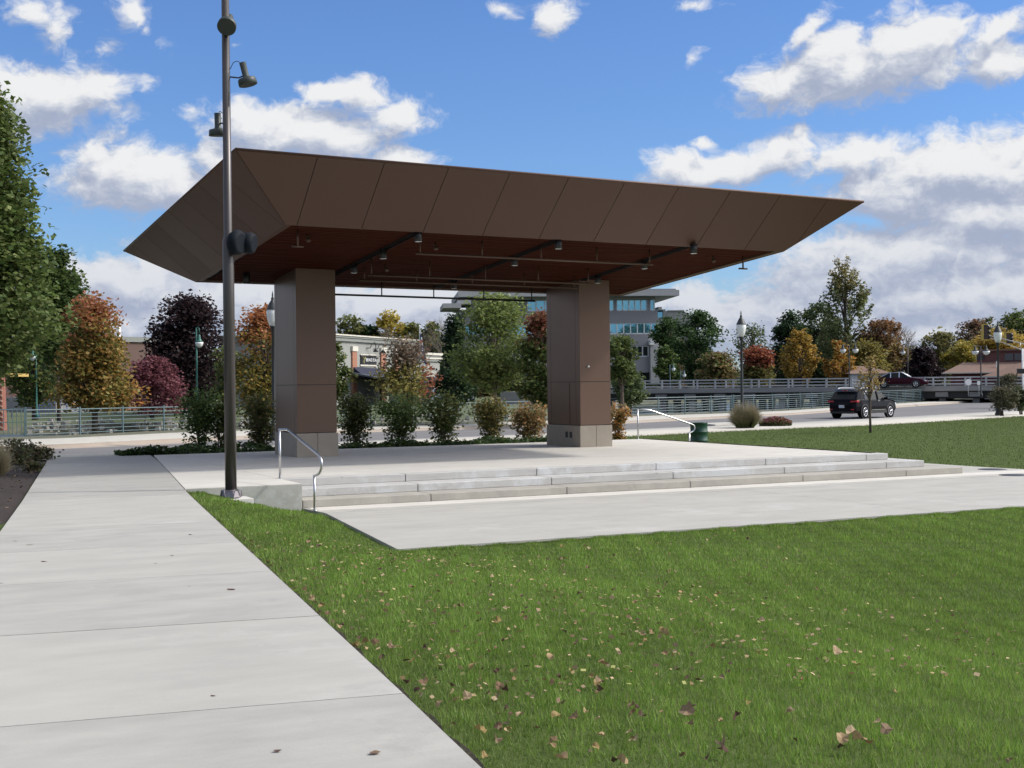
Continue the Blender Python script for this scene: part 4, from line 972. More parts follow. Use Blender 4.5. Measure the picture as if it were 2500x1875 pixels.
def car(name, label, p, rz, paint, ST, Wd, Ln, belt, wheels, wr, side_glass, suv=True):
    """x forward from the rear bumper; ST: (x, zbottom, zbelt, ztop, width factor, roofish 0/1)"""
    t = thing(name, label, 'car', p, rz); MT['paint_'+name] = paint; x0 = -Ln/2
    body = MB(); gls = [MB() for _ in range(4)]; n = len(ST); ring = []
    xs_ = [s[0] for s in ST]; F_ = []
    for i in range(n-1):
        m = 4
        for j in range(m):
            q = j/m; F_.append([ST[i][c]*(1-q)+ST[i+1][c]*q for c in range(5)]+[ST[i][5]])
    F_.append(list(ST[-1]))
    hs = []
    for (x, zb, zt_, zr, w, fl) in F_:
        W2 = Wd/2*w; up = max(0, zr-zt_); wr_ = W2*(1-.22*min(1, up/.55))
        hs.append([(x+x0, 0, zb), (x+x0, W2*.86, zb), (x+x0, W2*.985, zb+.12), (x+x0, W2, (zb+zt_)/2), (x+x0, W2*.97, zt_-.06), (x+x0, W2*.93, zt_), (x+x0, wr_+.01 if up > .05 else W2*.86, max(zr-.05, zt_+.005)), (x+x0, wr_*.86 if up > .05 else W2*.7, max(zr-.01, zt_+.012)), (x+x0, 0, max(zr, zt_+.02))])
    K = len(hs[0])
    def put(mb, sgn, i, k, mi=0):
        q = [hs[i][k], hs[i+1][k], hs[i+1][k+1], hs[i][k+1]]; q = [(a, b*sgn, c) for a, b, c in q]
        if sgn < 0: q = q[::-1]
        mb.add(q, [(0, 3, 2, 1)] if sgn > 0 else [(0, 3, 2, 1)], mi, True)
    for i in range(len(hs)-1):
        xm = (F_[i][0]+F_[i+1][0])/2; fl = F_[i][5]
        for k in range(K-1):
            for sgn in (1, -1):
                glass = (k == 5 and any(a < xm < b for a, b in side_glass) and F_[i][3]-F_[i][2] > .12) or (fl == 2 and k >= 6) or (fl == 2 and k == 5 and False)
                put((gls[(2 if xm < Ln*.5 else 3) if fl == 2 and k >= 6 else (0 if sgn > 0 else 1)]) if glass else body, sgn, i, k)
    for i in (0, len(hs)-1):
        q = hs[i]+[(a, -b, c) for a, b, c in reversed(q_ if False else hs[i][1:-1])]; body.add(q, [tuple(range(len(q)))])
    body.build('body', paint, t)
    for m_, nm in zip(gls, ('side_window', 'side_window', 'rear_window', 'windshield')):
        if m_.f: m_.build(nm, 'cg', t)
    # dark sills and arches
    tr = MB(); w2 = Wd/2
    for sgn in (1, -1):
        tr.b2(wheels[0]+x0+wr, wheels[1]+x0-wr, sgn*w2*.99-.02, sgn*w2*.99+.02, ST[3][1]-.02, ST[3][1]+.14)
        for wx in wheels: tr.lathe([(wr*1.17, 0), (wr*1.17, .02)], (wx+x0, sgn*(w2-.012), wr+.02), 24, ax=(0, sgn, 0))
    tr.build('trim', 'black', t)
    for wx in wheels:
        for sgn in (1, -1):
            c = (wx+x0, sgn*(w2-.20), wr)
            wh = MB().lathe([(wr*.6, 0), (wr*.97, .0), (wr, .05), (wr, .19), (wr*.95, .225), (wr*.66, .225), (wr*.62, .19)], c, 26, ax=(0, sgn, 0)).build('wheel', 'tyre', t)
            rm = MB(); rm.lathe([(wr*.64, .17), (wr*.68, .225), (wr*.62, .228), (wr*.56, .20)], c, 26, ax=(0, sgn, 0))
            for a in range(10):
                th = a*math.pi/5+.2*(-1)**a; cx_, cz_ = math.cos(th), math.sin(th)
                rm.tube([(c[0]+cx_*.03, c[1]+sgn*.215, c[2]+cz_*.03), (c[0]+cx_*wr*.6, c[1]+sgn*.205, c[2]+cz_*wr*.6)], .022, 5)
            rm.lathe([(.06, .2), (.05, .235), (.0, .238)], c, 14, ax=(0, sgn, 0)); rm.build('rim', 'rim', wh)
    return t, x0, w2
blk = paintmat('black_car_paint', (.006, .005, .008))
ps = gd(2108, 75.6, -.38); hd = math.radians(90-70.5)
SUV = [(0., .46, .74, .78, .70, 1), (.05, .37, .90, .96, .84, 1), (.14, .34, 1.02, 1.10, .92, 2), (.46, .31, 1.09, 1.53, .97, 1), (.66, .30, 1.10, 1.60, .99, 1), (1.4, .30, 1.08, 1.665, 1., 1), (2.2, .30, 1.06, 1.655, 1., 1), (2.7, .30, 1.05, 1.59, 1., 2), (3.1, .30, 1.04, 1.40, 1., 2), (3.55, .30, 1.03, 1.13, .99, 1), (3.95, .31, .98, 1.08, .98, 1), (4.3, .32, .92, 1.0, .95, 1), (4.55, .34, .82, .89, .88, 1), (4.72, .38, .68, .74, .77, 1), (4.78, .44, .58, .62, .66, 1)]
t, x0, w2 = car('parked_suv' if False else 'suv', 'black station wagon style car driving away on the river road', ps, hd, blk, SUV, 1.87, 4.78, 1.05, (.92, 3.70), .38, ((1.1, 3.3),))
for sgn in (1, -1):
    MB().b2(x0+.02, x0+.16, sgn*.66-.13, sgn*.66+.13, .93, 1.01).b2(x0+.07, x0+.34, sgn*.865-.055, sgn*.865+.055, .92, 1.04).build('taillight', 'tail', t, bevel=.02)
    MB().tube([(x0+.75, sgn*.70, 1.655), (x0+1.0, sgn*.72, 1.72), (x0+2.5, sgn*.72, 1.71), (x0+2.75, sgn*.70, 1.64)], .02, 6).build('roof_rail', 'chrome', t)
    MB().box((x0+3.12, sgn*1.0, 1.10), (.14, .22, .15)).build('mirror', blk, t, bevel=.03)
    MB().tube([(x0+1.0, sgn*.90, 1.09), (x0+1.1, sgn*.80, 1.40), (x0+1.3, sgn*.765, 1.535), (x0+2.3, sgn*.76, 1.53), (x0+3.0, sgn*.80, 1.36)], .014, 5).build('window_trim', 'chrome', t)
    for xx in (1.55, 2.42): MB().tube([(x0+xx, sgn*.905, 1.06), (x0+xx-.03, sgn*.77, 1.54)], .035, 5).build('pillar', 'black', t)
    for xx in (1.42, 2.4): MB().box((x0+xx, sgn*.945, .98), (.2, .03, .03)).build('door_handle', 'chrome', t)
    MB().b2(x0+4.35, x0+4.66, sgn*.62-.17, sgn*.62+.17, .72, .86).build('headlight', 'hl', t, bevel=.03)
    MB().b2(x0+1.62, x0+3.2, sgn*.93-.012, sgn*.93+.012, .47, .50).build('side_molding', 'chrome', t)
    MB().b2(x0-.005, x0+.04, sgn*.66-.09, sgn*.66+.09, .50, .56).build('reflector', 'tail', t)
MB().b2(x0-.012, x0+.05, -.17, .17, .62, .78).build('number_plate', 'plate', t)
MB().b2(x0+.33, x0+.40, -.16, .16, 1.565, 1.60).build('brake_light', mat('lit_brake_lamp', (.8, .12, .1), .3), t)
MB().hexa([(x0+.26, -.62, 1.60), (x0+.50, -.62, 1.615), (x0+.50, .62, 1.615), (x0+.26, .62, 1.60)], [(x0+.28, -.60, 1.63), (x0+.52, -.62, 1.66), (x0+.52, .62, 1.66), (x0+.28, .60, 1.63)]).build('spoiler', blk, t)
MB().b2(x0-.01, x0+.2, -.72, .72, .30, .42).build('rear_bumper_insert', 'black', t, bevel=.02)
red = paintmat('maroon_car_paint', (.035, .005, .012))
SED = [(0., .4, .70, .76, .84, 1), (.06, .3, .84, .92, .93, 1), (.7, .24, .90, 1.0, .98, 2), (1.35, .22, .92, 1.37, 1., 1), (1.9, .22, .92, 1.44, 1., 1), (2.5, .22, .90, 1.42, 1., 2), (3.35, .22, .86, .95, .99, 1), (4.2, .24, .76, .82, .95, 1), (4.7, .3, .6, .66, .82, 1), (4.8, .36, .5, .54, .7, 1)]
ps = gd(2200, 121.5, 1.03)
t, x0, w2 = car('sedan', 'maroon sedan with pale roof crossing the bridge behind the rail', ps, rzb, red, SED, 1.82, 4.8, .9, (.95, 3.75), .33, ((.9, 3.1),))
for sgn in (1, -1):
    for xx in (1.55, 2.3): MB().tube([(x0+xx, sgn*.86, .92), (x0+xx, sgn*.72, 1.38)], .04, 5).build('pillar', 'chrome', t)
    MB().tube([(x0+.75, sgn*.80, 1.0), (x0+1.35, sgn*.72, 1.35), (x0+2.5, sgn*.71, 1.42), (x0+3.2, sgn*.80, 1.0)], .03, 6).build('roof_line', 'chrome', t)
    MB().b2(x0+4.4, x0+4.68, sgn*.6-.16, sgn*.6+.16, .56, .68).build('headlight', 'hl', t)
    MB().b2(x0+.0, x0+.14, sgn*.6-.2, sgn*.6+.2, .72, .84).build('taillight', 'tail', t)

# ---------------------------------------------------------------- traffic signals
yel = mat('signal_yellow', (.45, .32, .05), .5); arm_m = mat('galvanised_arm', (.55, .54, .48), .45, metal=.3)
s0 = atd(2410, 818, 100); s1 = atd(2560, 868, 96); pole_p = gd(2575, 95.5, .2)
t = thing('traffic_signal', 'yellow edged traffic signals on a pale mast arm reaching in from the right', 'traffic signal', pole_p)
def L_(p): return Vector(p)-Vector(pole_p)
MB().lathe([(.16, 0), (.11, 7.5)], n=12).build('mast', arm_m, t)
top0 = L_(s0); lo0 = L_(atd(2412, 823, 100)); 
MB().tube([L_(atd(2575, 858, 95.5)), top0], .038, 8).tube([L_(atd(2575, 884, 95.5)), lo0], .034, 8).tube([L_(atd(2491, 838, 97.5)), L_(atd(2491, 851, 97.5))], .04, 6).tube([L_(atd(2530, 848, 96.7)), L_(atd(2530, 867, 96.7))], .04, 6).build('mast_arm', arm_m, t)
for (u, v0, v1, w) in ((2405, 793, 829, 11), (2460, 813, 839, 11)):
    c = L_(atd(u, (v0+v1)/2, 99.5)); hh = px2m(v1-v0, 99.5); ww = px2m(w, 99.5)
    rzz = -YAW
    h_ = MB().box(c, (ww, .3, hh), 0, rzz).build('signal_head', mat('signal_dark', (.03, .015, .012), .6), t)
    MB().box(c-Vector(Rv)*ww*.58, (.05, .34, hh*1.08), 0, rzz).box(c+Vector((0, 0, hh*.53)), (ww*1.2, .34, .06), 0, rzz).box(c-Vector((0, 0, hh*.53)), (ww*1.2, .34, .06), 0, rzz).build('backplate', yel, h_)
    vis = MB()
    for k in (-1, 0, 1): vis.lathe([(.15, 0), (.15, .2), (.13, .2), (.12, 0)], c+Vector(Rv)*ww*.5+Vector((0, 0, k*hh*.31)), 12, ax=Rv)
    vis.build('visor', 'black', h_)
c = atd(2438, 822, 100.5)
sg = thing('road_sign', 'small white sign plate hanging on the mast arm behind the lamp', 'sign', c)
MB().box((0, 0, 0), (px2m(13, 100), .03, px2m(16, 100)), 0, -YAW).build('plate', 'white', sg)
MB().box(Vector(Fv)*-.02+Vector((.03, 0, .0)), (.05, .01, .28), 0, -YAW).box(Vector(Fv)*-.02+Vector((.06, 0, .12)), (.14, .01, .05), 0, -YAW).build('marking', 'black', sg)
c = gd(2497, 88, -.2); t = thing('street_sign', 'dark street sign and white box post at the right picture edge', 'sign', c)
zz = zat(2497, 906, 88)+.2
MB().tube([(0, 0, 0), (0, 0, zz+1.5)], .06, 8).build('post', 'white', t)
MB().box((0, 0, zz), (.75, .12, .34), 0, -YAW).build('sign_box', 'black', t, bevel=.02)
# white sign face near the bridge end
for (u, v, d, w, h_, lab) in ((2364, 933, 112, .34, .34, 'small round white sign back on the bridge end rail'), (2390, 935, 112, .22, .2, 'small square white sign next to the round one')):
    c = gd(u, d, .3); t = thing('small_sign', lab, 'sign', c); zz = zat(u, v, d)-.3
    if w > .3: MB().lathe([(w/2*1.6, 0), (w/2*1.6, .02)], (0, 0, zz), 16, ax=-Vector(Fv)).build('plate', 'white', t)
    else: MB().box((0, 0, zz), (w*1.4, .02, h_*1.6), 0, -YAW).build('plate', 'white', t)
    MB().tube([Vector(Fv)*.04, Vector(Fv)*.04+Vector((0, 0, zz))], .03, 6).build('post', 'cr', t)
# ---------------------------------------------------------------- buildings
class Fac:
    """a facade from Pa to Pb (world, ground level): local x along it, y into the building"""
    def __init__(s, name, label, Pa, Pb, cat='building'):
        s.P = Vector(Pa); s.e = (Vector(Pb)-Vector(Pa)); s.e.z = 0; s.L = s.e.length; s.e.normalize(); s.n = Vector((-s.e.y, s.e.x, 0))
        s.t = thing(name, label, cat, s.P, math.atan2(s.e.y, s.e.x))
    def x(s, u, y=0.):
        r = ray(u, hor(u)); o = s.P+s.n*y; D = r.x*s.e.y-r.y*s.e.x  # solve t*r = o + k*e
        k = (r.x*(-o.y)-r.y*(-o.x))/(-(r.x*s.e.y-r.y*s.e.x)) if False else None
        # [r.x -e.x][t] = [o.x]; [r.y -e.y][k] = [o.y]
        det = -r.x*s.e.y+s.e.x*r.y; k = (r.x*o.y-r.y*o.x)/det; return k
    def z(s, u, v, y=0.):
        k = s.x(u, y); p = s.P+s.e*k+s.n*y; d = p.x*syw+p.y*cyw; return zat(u, v, d)-s.P.z
stucco = mat('grey_stucco', (.265, .27, .25), .9, var=.05); corn = mat('grey_cornice', (.21, .22, .20), .8, var=.05); cream = mat('cream_trim', (.55, .52, .45), .8, var=.05); orb = brickmat('orange_brick', (.36, .13, .07), (.28, .10, .05), (.30, .25, .2))
navy = mat('navy_awning', (.008, .010, .03), .8); slate = mat('slate_metal_roof', (.045, .055, .075), .5); MT['win'] = glassmat('dark_window', (.02, .025, .03), .08); tan = mat('tan_stucco', (.55, .40, .26), .9)
f = Fac('restaurant', 'grey restaurant with orange brick pilasters, dark awnings and black sign', gd(858.6, 145, -.4), gd(1010, 162, -.4)); t = f.t
Ht = f.z(858.6, 818); zc = f.z(858.6, 832)
MB().b2(-7, f.L+.5, 0.0, 12, 0, Ht-.3).build('wall', stucco, t)
MB().b2(-7.25, f.L+.7, -.25, 12.3, zc-.1, Ht-.35).b2(-7.35, f.L+.8, -.35, 12.4, Ht-.35, Ht-.15).build('cornice', corn, t)
MB().b2(-7.45, f.L+.9, -.45, 12.5, Ht-.15, Ht).build('parapet_cap', cream, t)
def pil(ua, ub, vt):
    xa, xb = f.x(ua), f.x(ub); zt = f.z(ua, vt); o = MB().b2(xa, xb, -.18, .05, 0, zt-.55).build('pilaster', orb, t); MB().b2(xa-.12, xb+.12, -.28, .05, zt-.55, zt).build('pilaster_cap', cream, o)
pil(858, 869, 845); pil(928.5, 940, 849); pil(962, 972, 853)
MB().b2(-2.6, 0, -.05, -.0, 0, 0.1).build('plinth', corn, t)
# sign
xa, xb = f.x(880), f.x(917); za, zb_ = f.z(880, 889.5), f.z(880, 867)
sg = MB().b2(xa, xb, -.16, 0, za, zb_).build('sign', 'black', t)
MB().b2(xa-.12, xb+.12, -.12, -.02, zb_, zb_+.12).b2(xa-.12, xb+.12, -.12, -.02, za-.2, za).build('sign_frame', cream, sg)
gold = mat('sign_gold', (.30, .28, .10), .6)
hh = zb_-za; w_ = xb-xa
MB().hexa([(xa+.14*w_, -.19, za+.12*hh), (xa+.18*w_, -.19, za+.12*hh), (xa+.185*w_, -.19, za+.55*hh), (xa+.135*w_, -.19, za+.55*hh)], [(xa+.14*w_, -.163, za+.12*hh), (xa+.18*w_, -.163, za+.12*hh), (xa+.185*w_, -.163, za+.55*hh), (xa+.135*w_, -.163, za+.55*hh)]).tube([(xa+.155*w_, -.19, za+.5*hh), (xa+.08*w_, -.19, za+.82*hh)], .06, 5).tube([(xa+.165*w_, -.19, za+.5*hh), (xa+.245*w_, -.19, za+.8*hh)], .06, 5).build('emblem', gold, sg)
def text(s, name, size, loc, m, parent, ext=.02):
    c = bpy.data.curves.new(name, 'FONT'); c.body = s; c.size = size; c.extrude = ext; c.align_x = 'LEFT'; o = bpy.data.objects.new(name, c); COL.objects.link(o)
    o.parent = parent; o.location = loc; o.rotation_euler = (math.pi/2, 0, 0); c.materials.append(m); ALL.append(o); return o
tx = text('BEASS ELA', 'lettering', hh*.48, (xa+.27*w_, -.185, za+.34*hh), MT['white'], sg); bpy.context.view_layer.update()
me = bpy.data.meshes.new_from_object(tx); wd_ = max(v.co.x for v in me.vertices); tm = bpy.data.objects.new('lettering', me); COL.objects.link(tm); tm.parent = sg; tm.location = tx.location; tm.rotation_euler = tx.rotation_euler
tm.scale = (w_*.70/wd_, 1, 1); bpy.data.objects.remove(tx); tm.name = 'lettering'; ALL[-1] = tm
for (u, v) in ((900, 856), (918, 858)):
    x = f.x(u); z = f.z(u, v-6)
    MB().tube([(x-.6, -.03, z+.0), (x-.35, -.4, z), (x-.3, -.6, z+.45), (x, -.8, z+.65), (x+.28, -.8, z+.4), (x+.3, -.8, z-.1)], .045, 6).lathe([(.06, 0), (.12, -.1), (.34, -.38), (.30, -.38)], (x+.3, -.8, z-.05), 12).build('gooseneck_lamp', 'black', t)
# awning and patio roof
za = f.z(860, 895); 
MB().hexa([(0.1, -1.6, za-1.25), (f.x(935), -1.6, za-1.6), (f.x(935), -.02, za-1.6), (.1, -.02, za-1.25)], [(.1, -.12, za), (f.x(935), -.12, za-.2), (f.x(935), -.02, za-.2), (.1, -.02, za)]).build('awning', navy, t)
zr0, zr1 = f.z(860, 908), f.z(860, 929)
MB().hexa([(-1.2, -5.2, zr1-.12), (f.x(945), -5.2, zr1-.3), (f.x(945), -.1, zr0-.5), (-1., -.1, zr0-.2)], [(-1.2, -5.2, zr1), (f.x(945), -5.2, zr1-.18), (f.x(945), -.1, zr0-.3), (-1., -.1, zr0)]).build('patio_roof', slate, t)
pt = MB(); wn = MB()
for k in range(8):
    x = -1+k*1.6; pt.b2(x, x+.16, -5.0, -4.85, 0, zr1-.1)
    if k < 7: wn.b2(x+.17, x+1.59, -4.95, -4.90, .4, zr1-.35)
pt.b2(-1, 10.3, -5.02, -4.86, .0, .4); pt.build('patio_frame', 'black', t); wn.build('patio_window', 'win', t)
# lower block
xa, xb = f.x(1001, 1), f.x(1074, 1); zt = f.z(1040, 861, 1)
MB().b2(xa, xb, 1.0, 11, 0, zt-.2).build('wall', stucco, t)
MB().b2(xa-.15, xb+.2, .8, 11.2, zt-1.1, zt-.12).build('cornice', corn, t); MB().b2(xa-.2, xb+.35, .65, 11.3, zt-.3, zt).b2(xa-.2, xb+.3, .72, 11.3, zt-.8, zt-.62).build('parapet_cap', cream, t)
MB().b2(f.x(1060, .6), f.x(1086, .6), .5, 4, 0, f.z(1060, 922, .6)).b2(f.x(1060, .4), f.x(1090, .4), .3, 4.2, f.z(1060, 926, .6), f.z(1060, 921, .6)).build('entry_wall', tan, t)
e_ = MB().b2(f.x(1050, -.6), f.x(1074, -.6), -1.2, 1.0, f.z(1050, 931), f.z(1050, 925)+.25).build('entry_roof', slate, t)
MB().b2(f.x(1053, -.6), f.x(1072, -.6), -.3, .98, .2, f.z(1050, 931)-.02).build('entry_window', 'win', t)
MB().b2(f.x(1005, .9), f.x(1046, .9), .85, .98, .6, 2.8).build('window', 'win', t)
# flag
p = gd(1026, 150, -.3); t = thing('flagpole', 'grey pole with a drooping striped flag beside the restaurant roof', 'flagpole', p)
zt = zat(1026, 795, 150)+.3
MB().lathe([(.1, 0), (.07, zt-.1), (.12, zt), (0, zt+.1)], n=8).build('pole', 'globe', t)
def flag():
    m, nt, b, o = newmat('flag_cloth'); L = nt.links.new; tc = nt.nodes.new('ShaderNodeTexCoord'); sp = nt.nodes.new('ShaderNodeSeparateXYZ'); L(tc.outputs['Object'], sp.inputs[0])
    w = nt.nodes.new('ShaderNodeMath'); w.operation = 'MULTIPLY'; w.inputs[1].default_value = 1.6; L(sp.outputs[2], w.inputs[0]); fr = nt.nodes.new('ShaderNodeMath'); fr.operation = 'FRACT'; L(w.outputs[0], fr.inputs[0])
    g_ = nt.nodes.new('ShaderNodeMath'); g_.operation = 'GREATER_THAN'; g_.inputs[1].default_value = .5; L(fr.outputs[0], g_.inputs[0])
    mx = nt.nodes.new('ShaderNodeMix'); mx.data_type = 'RGBA'; mx.inputs[6].default_value = (.02, .03, .16, 1); mx.inputs[7].default_value = (.55, .55, .6, 1); L(g_.outputs[0], mx.inputs[0]); L(mx.outputs[2], b.inputs[0]); return m
mb = MB(); nx, nz = 9, 14
for j in range(nz):
    for i in range(nx):
        s_ = i/(nx-1); q = j/(nz-1); w = (.25+.75*q)*px2m(16, 150)*1.1
        a = Vector(Rv)*(w*s_+.07)+Vector(Fv)*.22*math.sin(s_*9+q*2); mb.v.append((a.x, a.y, zt-.5-3.3*q-.9*s_))
for j in range(nz-1):
    for i in range(nx-1): k = j*nx+i; mb.f.append([k, k+1, k+nx+1, k+nx]); mb.m.append(0); mb.sm.append(True)
mb.build('flag', flag(), t)
# office
oc = mat('office_concrete', (.22, .22, .235), .85, var=.05); ocl = mat('office_light_concrete', (.36, .36, .36), .85, var=.05)
MT['teal'] = glassmat('teal_glass', (.20, .50, .62), .03, .75); MT['wfr'] = mat('white_frame', (.6, .62, .62), .5)
f = Fac('office_building', 'grey four storey office block with teal ribbon windows behind the right column', gd(1137, 219, 1.2), gd(1608, 222, 1.2)); t = f.t
def bx(name, m, ua, ub, va, vb, y0, y1, yy=0., par=None, uref=1600):
    xa, xb = f.x(ua, yy), f.x(ub, yy); za, zb_ = f.z(uref, vb, yy), f.z(uref, va, yy)
    o = MB().b2(xa, xb, y0, y1, za, zb_); return o.build(name, m, par or t)
bx('wall', oc, 1137, 1608, 788-29.5, 788, 0, 20); bx('wall', oc, 1137, 1608, 815.5, 844, 0, 20); bx('wall', oc, 1300, 1608, 871, 909, 0.0, 20)
bx('roof', ocl, 1120, 1654, 710, 724, -2.2, 22); bx('roof_trim', corn, 1130, 1600, 724.2, 731, -.6, 20)
bx('roof_edge', oc, 1140, 1648, 706.5, 709.8, -1.5, 21)
def ribbon(ua, ub, va, vb, n, glass, y=.25):
    w_ = bx('window', glass, ua, ub, va, vb, y, 19.5)
    xa, xb = f.x(ua), f.x(ub); za, zb_ = f.z(1600, vb), f.z(1600, va); mb = MB()
    for k in range(n+1): x = xa+(xb-xa)*k/n; mb.b2(x-.09, x+.09, y-.15, y-.01, za, zb_)
    mb.b2(xa, xb, y-.15, y-.01, za, za+.18); mb.b2(xa, xb, y-.14, y-.012, zb_-.12, zb_); mb.build('mullions', 'wfr', w_)
ribbon(1491, 1608, 788.2, 815.3, 7, 'teal'); ribbon(1137, 1490, 788.2, 815.3, 20, 'teal'); ribbon(1508, 1582, 731.2, 758.3, 5, 'teal'); ribbon(1490, 1501, 731.2, 758.3, 1, 'teal'); ribbon(1590, 1600, 731.2, 758.3, 1, 'teal'); ribbon(1290, 1480, 731.2, 758.3, 9, 'teal'); ribbon(1500, 1584, 844.2, 870.8, 6, 'win')
for u in (1504.5, 1586, 1286): bx('pier', oc, u-3, u+3, 731.1, 758.4, -.02, 1)
bx('ground_floor_glazing', 'win', 1480, 1584, 909.2, 931, .4, 19); bx('ground_floor_glazing', 'win', 1137, 1490, 844.2, 931, .4, 19)
bx('column', ocl, 1587, 1608, 840, 935, -.7, 3); bx('column_cap', 'white', 1584.5, 1595, 830.5, 842, -1.2, -.02)
bx('wall', oc, 1608.2, 1634, 774, 789, 2, 14); bx('wall', ocl, 1600.5, 1633, 753.5, 756, 2, 14); bx('window', 'teal', 1608, 1626, 760, 773.8, 2.2, 13); bx('wall', oc, 1627, 1633, 756, 774, 2, 13)
bx('rooftop_unit', ocl, 1621, 1630, 746, 753, 4, 7)
bx('wall', oc, 1137, 1175, 708, 730, .5, 12); bx('stair_tower', oc, 1150, 1290, 731, 759, .4, 12)
bx('side_roof', ocl, 1081, 1125, 741, 752, -4, 8); bx('side_roof', ocl, 1117, 1150, 733, 742, -3, 8); bx('wall', oc, 1122, 1150, 752, 931, 1, 9)
MB().tube([(f.x(1613)-1, 3, f.z(1600, 709)), (f.x(1613)-1, 3, f.z(1600, 700))], .06, 5).build('antenna', 'black', t)
# pale hall behind the office
f = Fac('warehouse', 'pale grey building with sloped roof end seen above the dark green trees', gd(1632, 300, 2), gd(1690, 300, 2)); t = f.t
z1 = f.z(1650, 760); xr = f.x(1672)
MB().add([(0, 0, 0), (f.L+1, 0, 0), (f.L+1, 0, z1-2.2), (f.x(1685), 0, z1-.8), (xr, 0, z1), (0, 0, z1)]+[(0, 14, 0), (f.L+1, 14, 0), (f.L+1, 14, z1-2.2), (f.x(1685), 14, z1-.8), (xr, 14, z1), (0, 14, z1)], [(0, 1, 2, 3, 4, 5), (6, 11, 10, 9, 8, 7)]+[(i, 6+i, 6+(i+1) % 6, (i+1) % 6) for i in range(6)]).build('wall', stucco, t)
MB().b2(0, xr, -.2, 14, z1+.01, z1+.25).build('roof_edge', 'cb', t)
# brown hall left
brn = mat('brown_block_wall', (.12, .075, .062), .9, var=.06); f = Fac('brown_hall', 'flat roofed brown building between the orange maple and the black maple', gd(255, 128, -.35), gd(500, 138, -.35)); t = f.t
Ht = f.z(300, 822)
MB().b2(0, f.L, 0, 14, 0, Ht-.5).build('wall', brn, t); MB().b2(-.2, f.L+.2, -.2, 14, Ht-.5, Ht).build('coping', corn, t)
MB().b2(f.x(341)-.12, f.x(341)+.12, 3, 3.25, Ht, Ht+1.55).build('vent_pipe', 'white', t)
MB().b2(f.x(120), f.x(262), -1, 9, 0, f.z(200, 968)).build('annex_wall', 'cb', t)
MB().b2(f.x(262), f.x(330), -.8, -.02, 0, f.z(300, 975)).build('low_wall', orb, t)
# apartments far left
f = Fac('apartment_house', 'cream and pink brick apartment house showing through the big left maple', gd(-90, 185, -.3), gd(172, 185, -.3)); t = f.t
pk = brickmat('pink_brick', (.42, .20, .15), (.36, .17, .13), (.4, .33, .28))
MB().b2(0, f.L, 0, 14, 0, f.z(60, 832)).build('wall', pk, t); MB().b2(f.x(120), f.L, -.5, 12, f.z(60, 850), f.z(60, 800)).build('gable_wall', mat('cream_siding', (.62, .55, .38), .8), t)
MB().b2(-.3, f.x(118), -.6, 14, f.z(60, 832)+.01, f.z(60, 826)).build('roof', 'cb', t)
for u in (20, 45, 70, 95):
    for v in (845, 868, 905): o = MB().b2(f.x(u), f.x(u+9), -.06, .05, f.z(60, v+12), f.z(60, v)).build('window', 'win', t); MB().b2(f.x(u)-.15, f.x(u+9)+.15, -.12, -.061, f.z(60, v+13), f.z(60, v+12)).build('sill', cream, o)
# shelter at the left edge
p = gd(4, 70, -.35); t = thing('brick_pier', 'sunlit red stone pier with pale diagonal courses at the far left edge', 'pier', p, -YAW)
zt = zat(4, 921, 70)+.35
mb = MB(); mb.box((-.15, 0, zt/2), (.62, .6, zt), 0, 0, .8)
mb.build('pier', mat('red_stone', (.17, .06, .045), .9, col2=(.30, .13, .09), vscale=6), t)
mb = MB()
for k in range(9): z = zt*(.08+k*.1); mb.hexa([(-.45, -.335, z+.12), (.13, -.335, z-.12), (.13, -.335, z-.05), (-.45, -.335, z+.19)], [(-.45, -.28, z+.12), (.13, -.28, z-.12), (.13, -.28, z-.05), (-.45, -.28, z+.19)])
mb.build('pale_course', mat('pale_stone_course', (.5, .34, .24), .9), t)
p = gd(-30, 80, -.35); t = thing('shelter', 'shelter with thin yellow roof edge at the left picture edge', 'shelter', p, -YAW); zt = zat(0, 916, 80)+.35
MB().b2(-3, 1.75, -1, 2, zt-.09, zt+.09).build('roof', mat('yellow_roof_edge', (.5, .34, .10), .6), t); MB().b2(-2.8, -2.65, -.8, -.65, 0, zt-.09).b2(-1.2, -1.05, 1.5, 1.65, 0, zt-.09).build('posts', 'bark', t)
# brick house on the right
bk2 = brickmat('dark_red_brick', (.15, .055, .05), (.12, .045, .042), (.14, .09, .08)); shg = mat('brown_shingles', (.17, .105, .078), .9, var=.1, vscale=3, bump=.3)
f = Fac('brick_house', 'dark brick building with brown hipped roofs below the traffic signals', gd(2311, 138, .5), gd(2580, 132, .5)); t = f.t
z = lambda v, y=0.: f.z(2420, v, y)
MB().b2(.4, f.L, .6, 16, 0, z(909)).build('wall', bk2, t)
MB().b2(f.x(2385, 5), f.L, 5, 15, z(886, 5)-1, z(857, 5)).build('upper_wall', bk2, t)
MB().b2(f.x(2384, 5), f.L+.5, 4.6, 15.4, z(857, 5), z(853, 5)).build('upper_roof', shg, t)
xr = f.x(2388, 5)
MB().hexa([(-.3, -.5, z(909)), (f.L, -.5, z(909)), (f.L, 5, z(909)), (-.3, 5, z(909))], [(xr-1.5, 4.8, z(884, 5)), (f.L, 4.8, z(884, 5)), (f.L, 5, z(884, 5)), (xr-1.5, 5, z(884, 5))]).build('roof', shg, t)
MB().b2(-.35, f.L, -.56, -.5, z(911), z(908.5)).build('eave', cream, t)
xa = f.x(2399, -3)
MB().hexa([(xa, -4.2, z(920)), (f.L+3, -4.2, z(920)), (f.L+3, 3, z(920)), (xa, 3, z(920))], [(f.x(2488, -1), -.8, z(888)), (f.L+3, -.8, z(888)), (f.L+3, .8, z(888)), (f.x(2488, -1), .8, z(888))]).build('front_roof', shg, t)
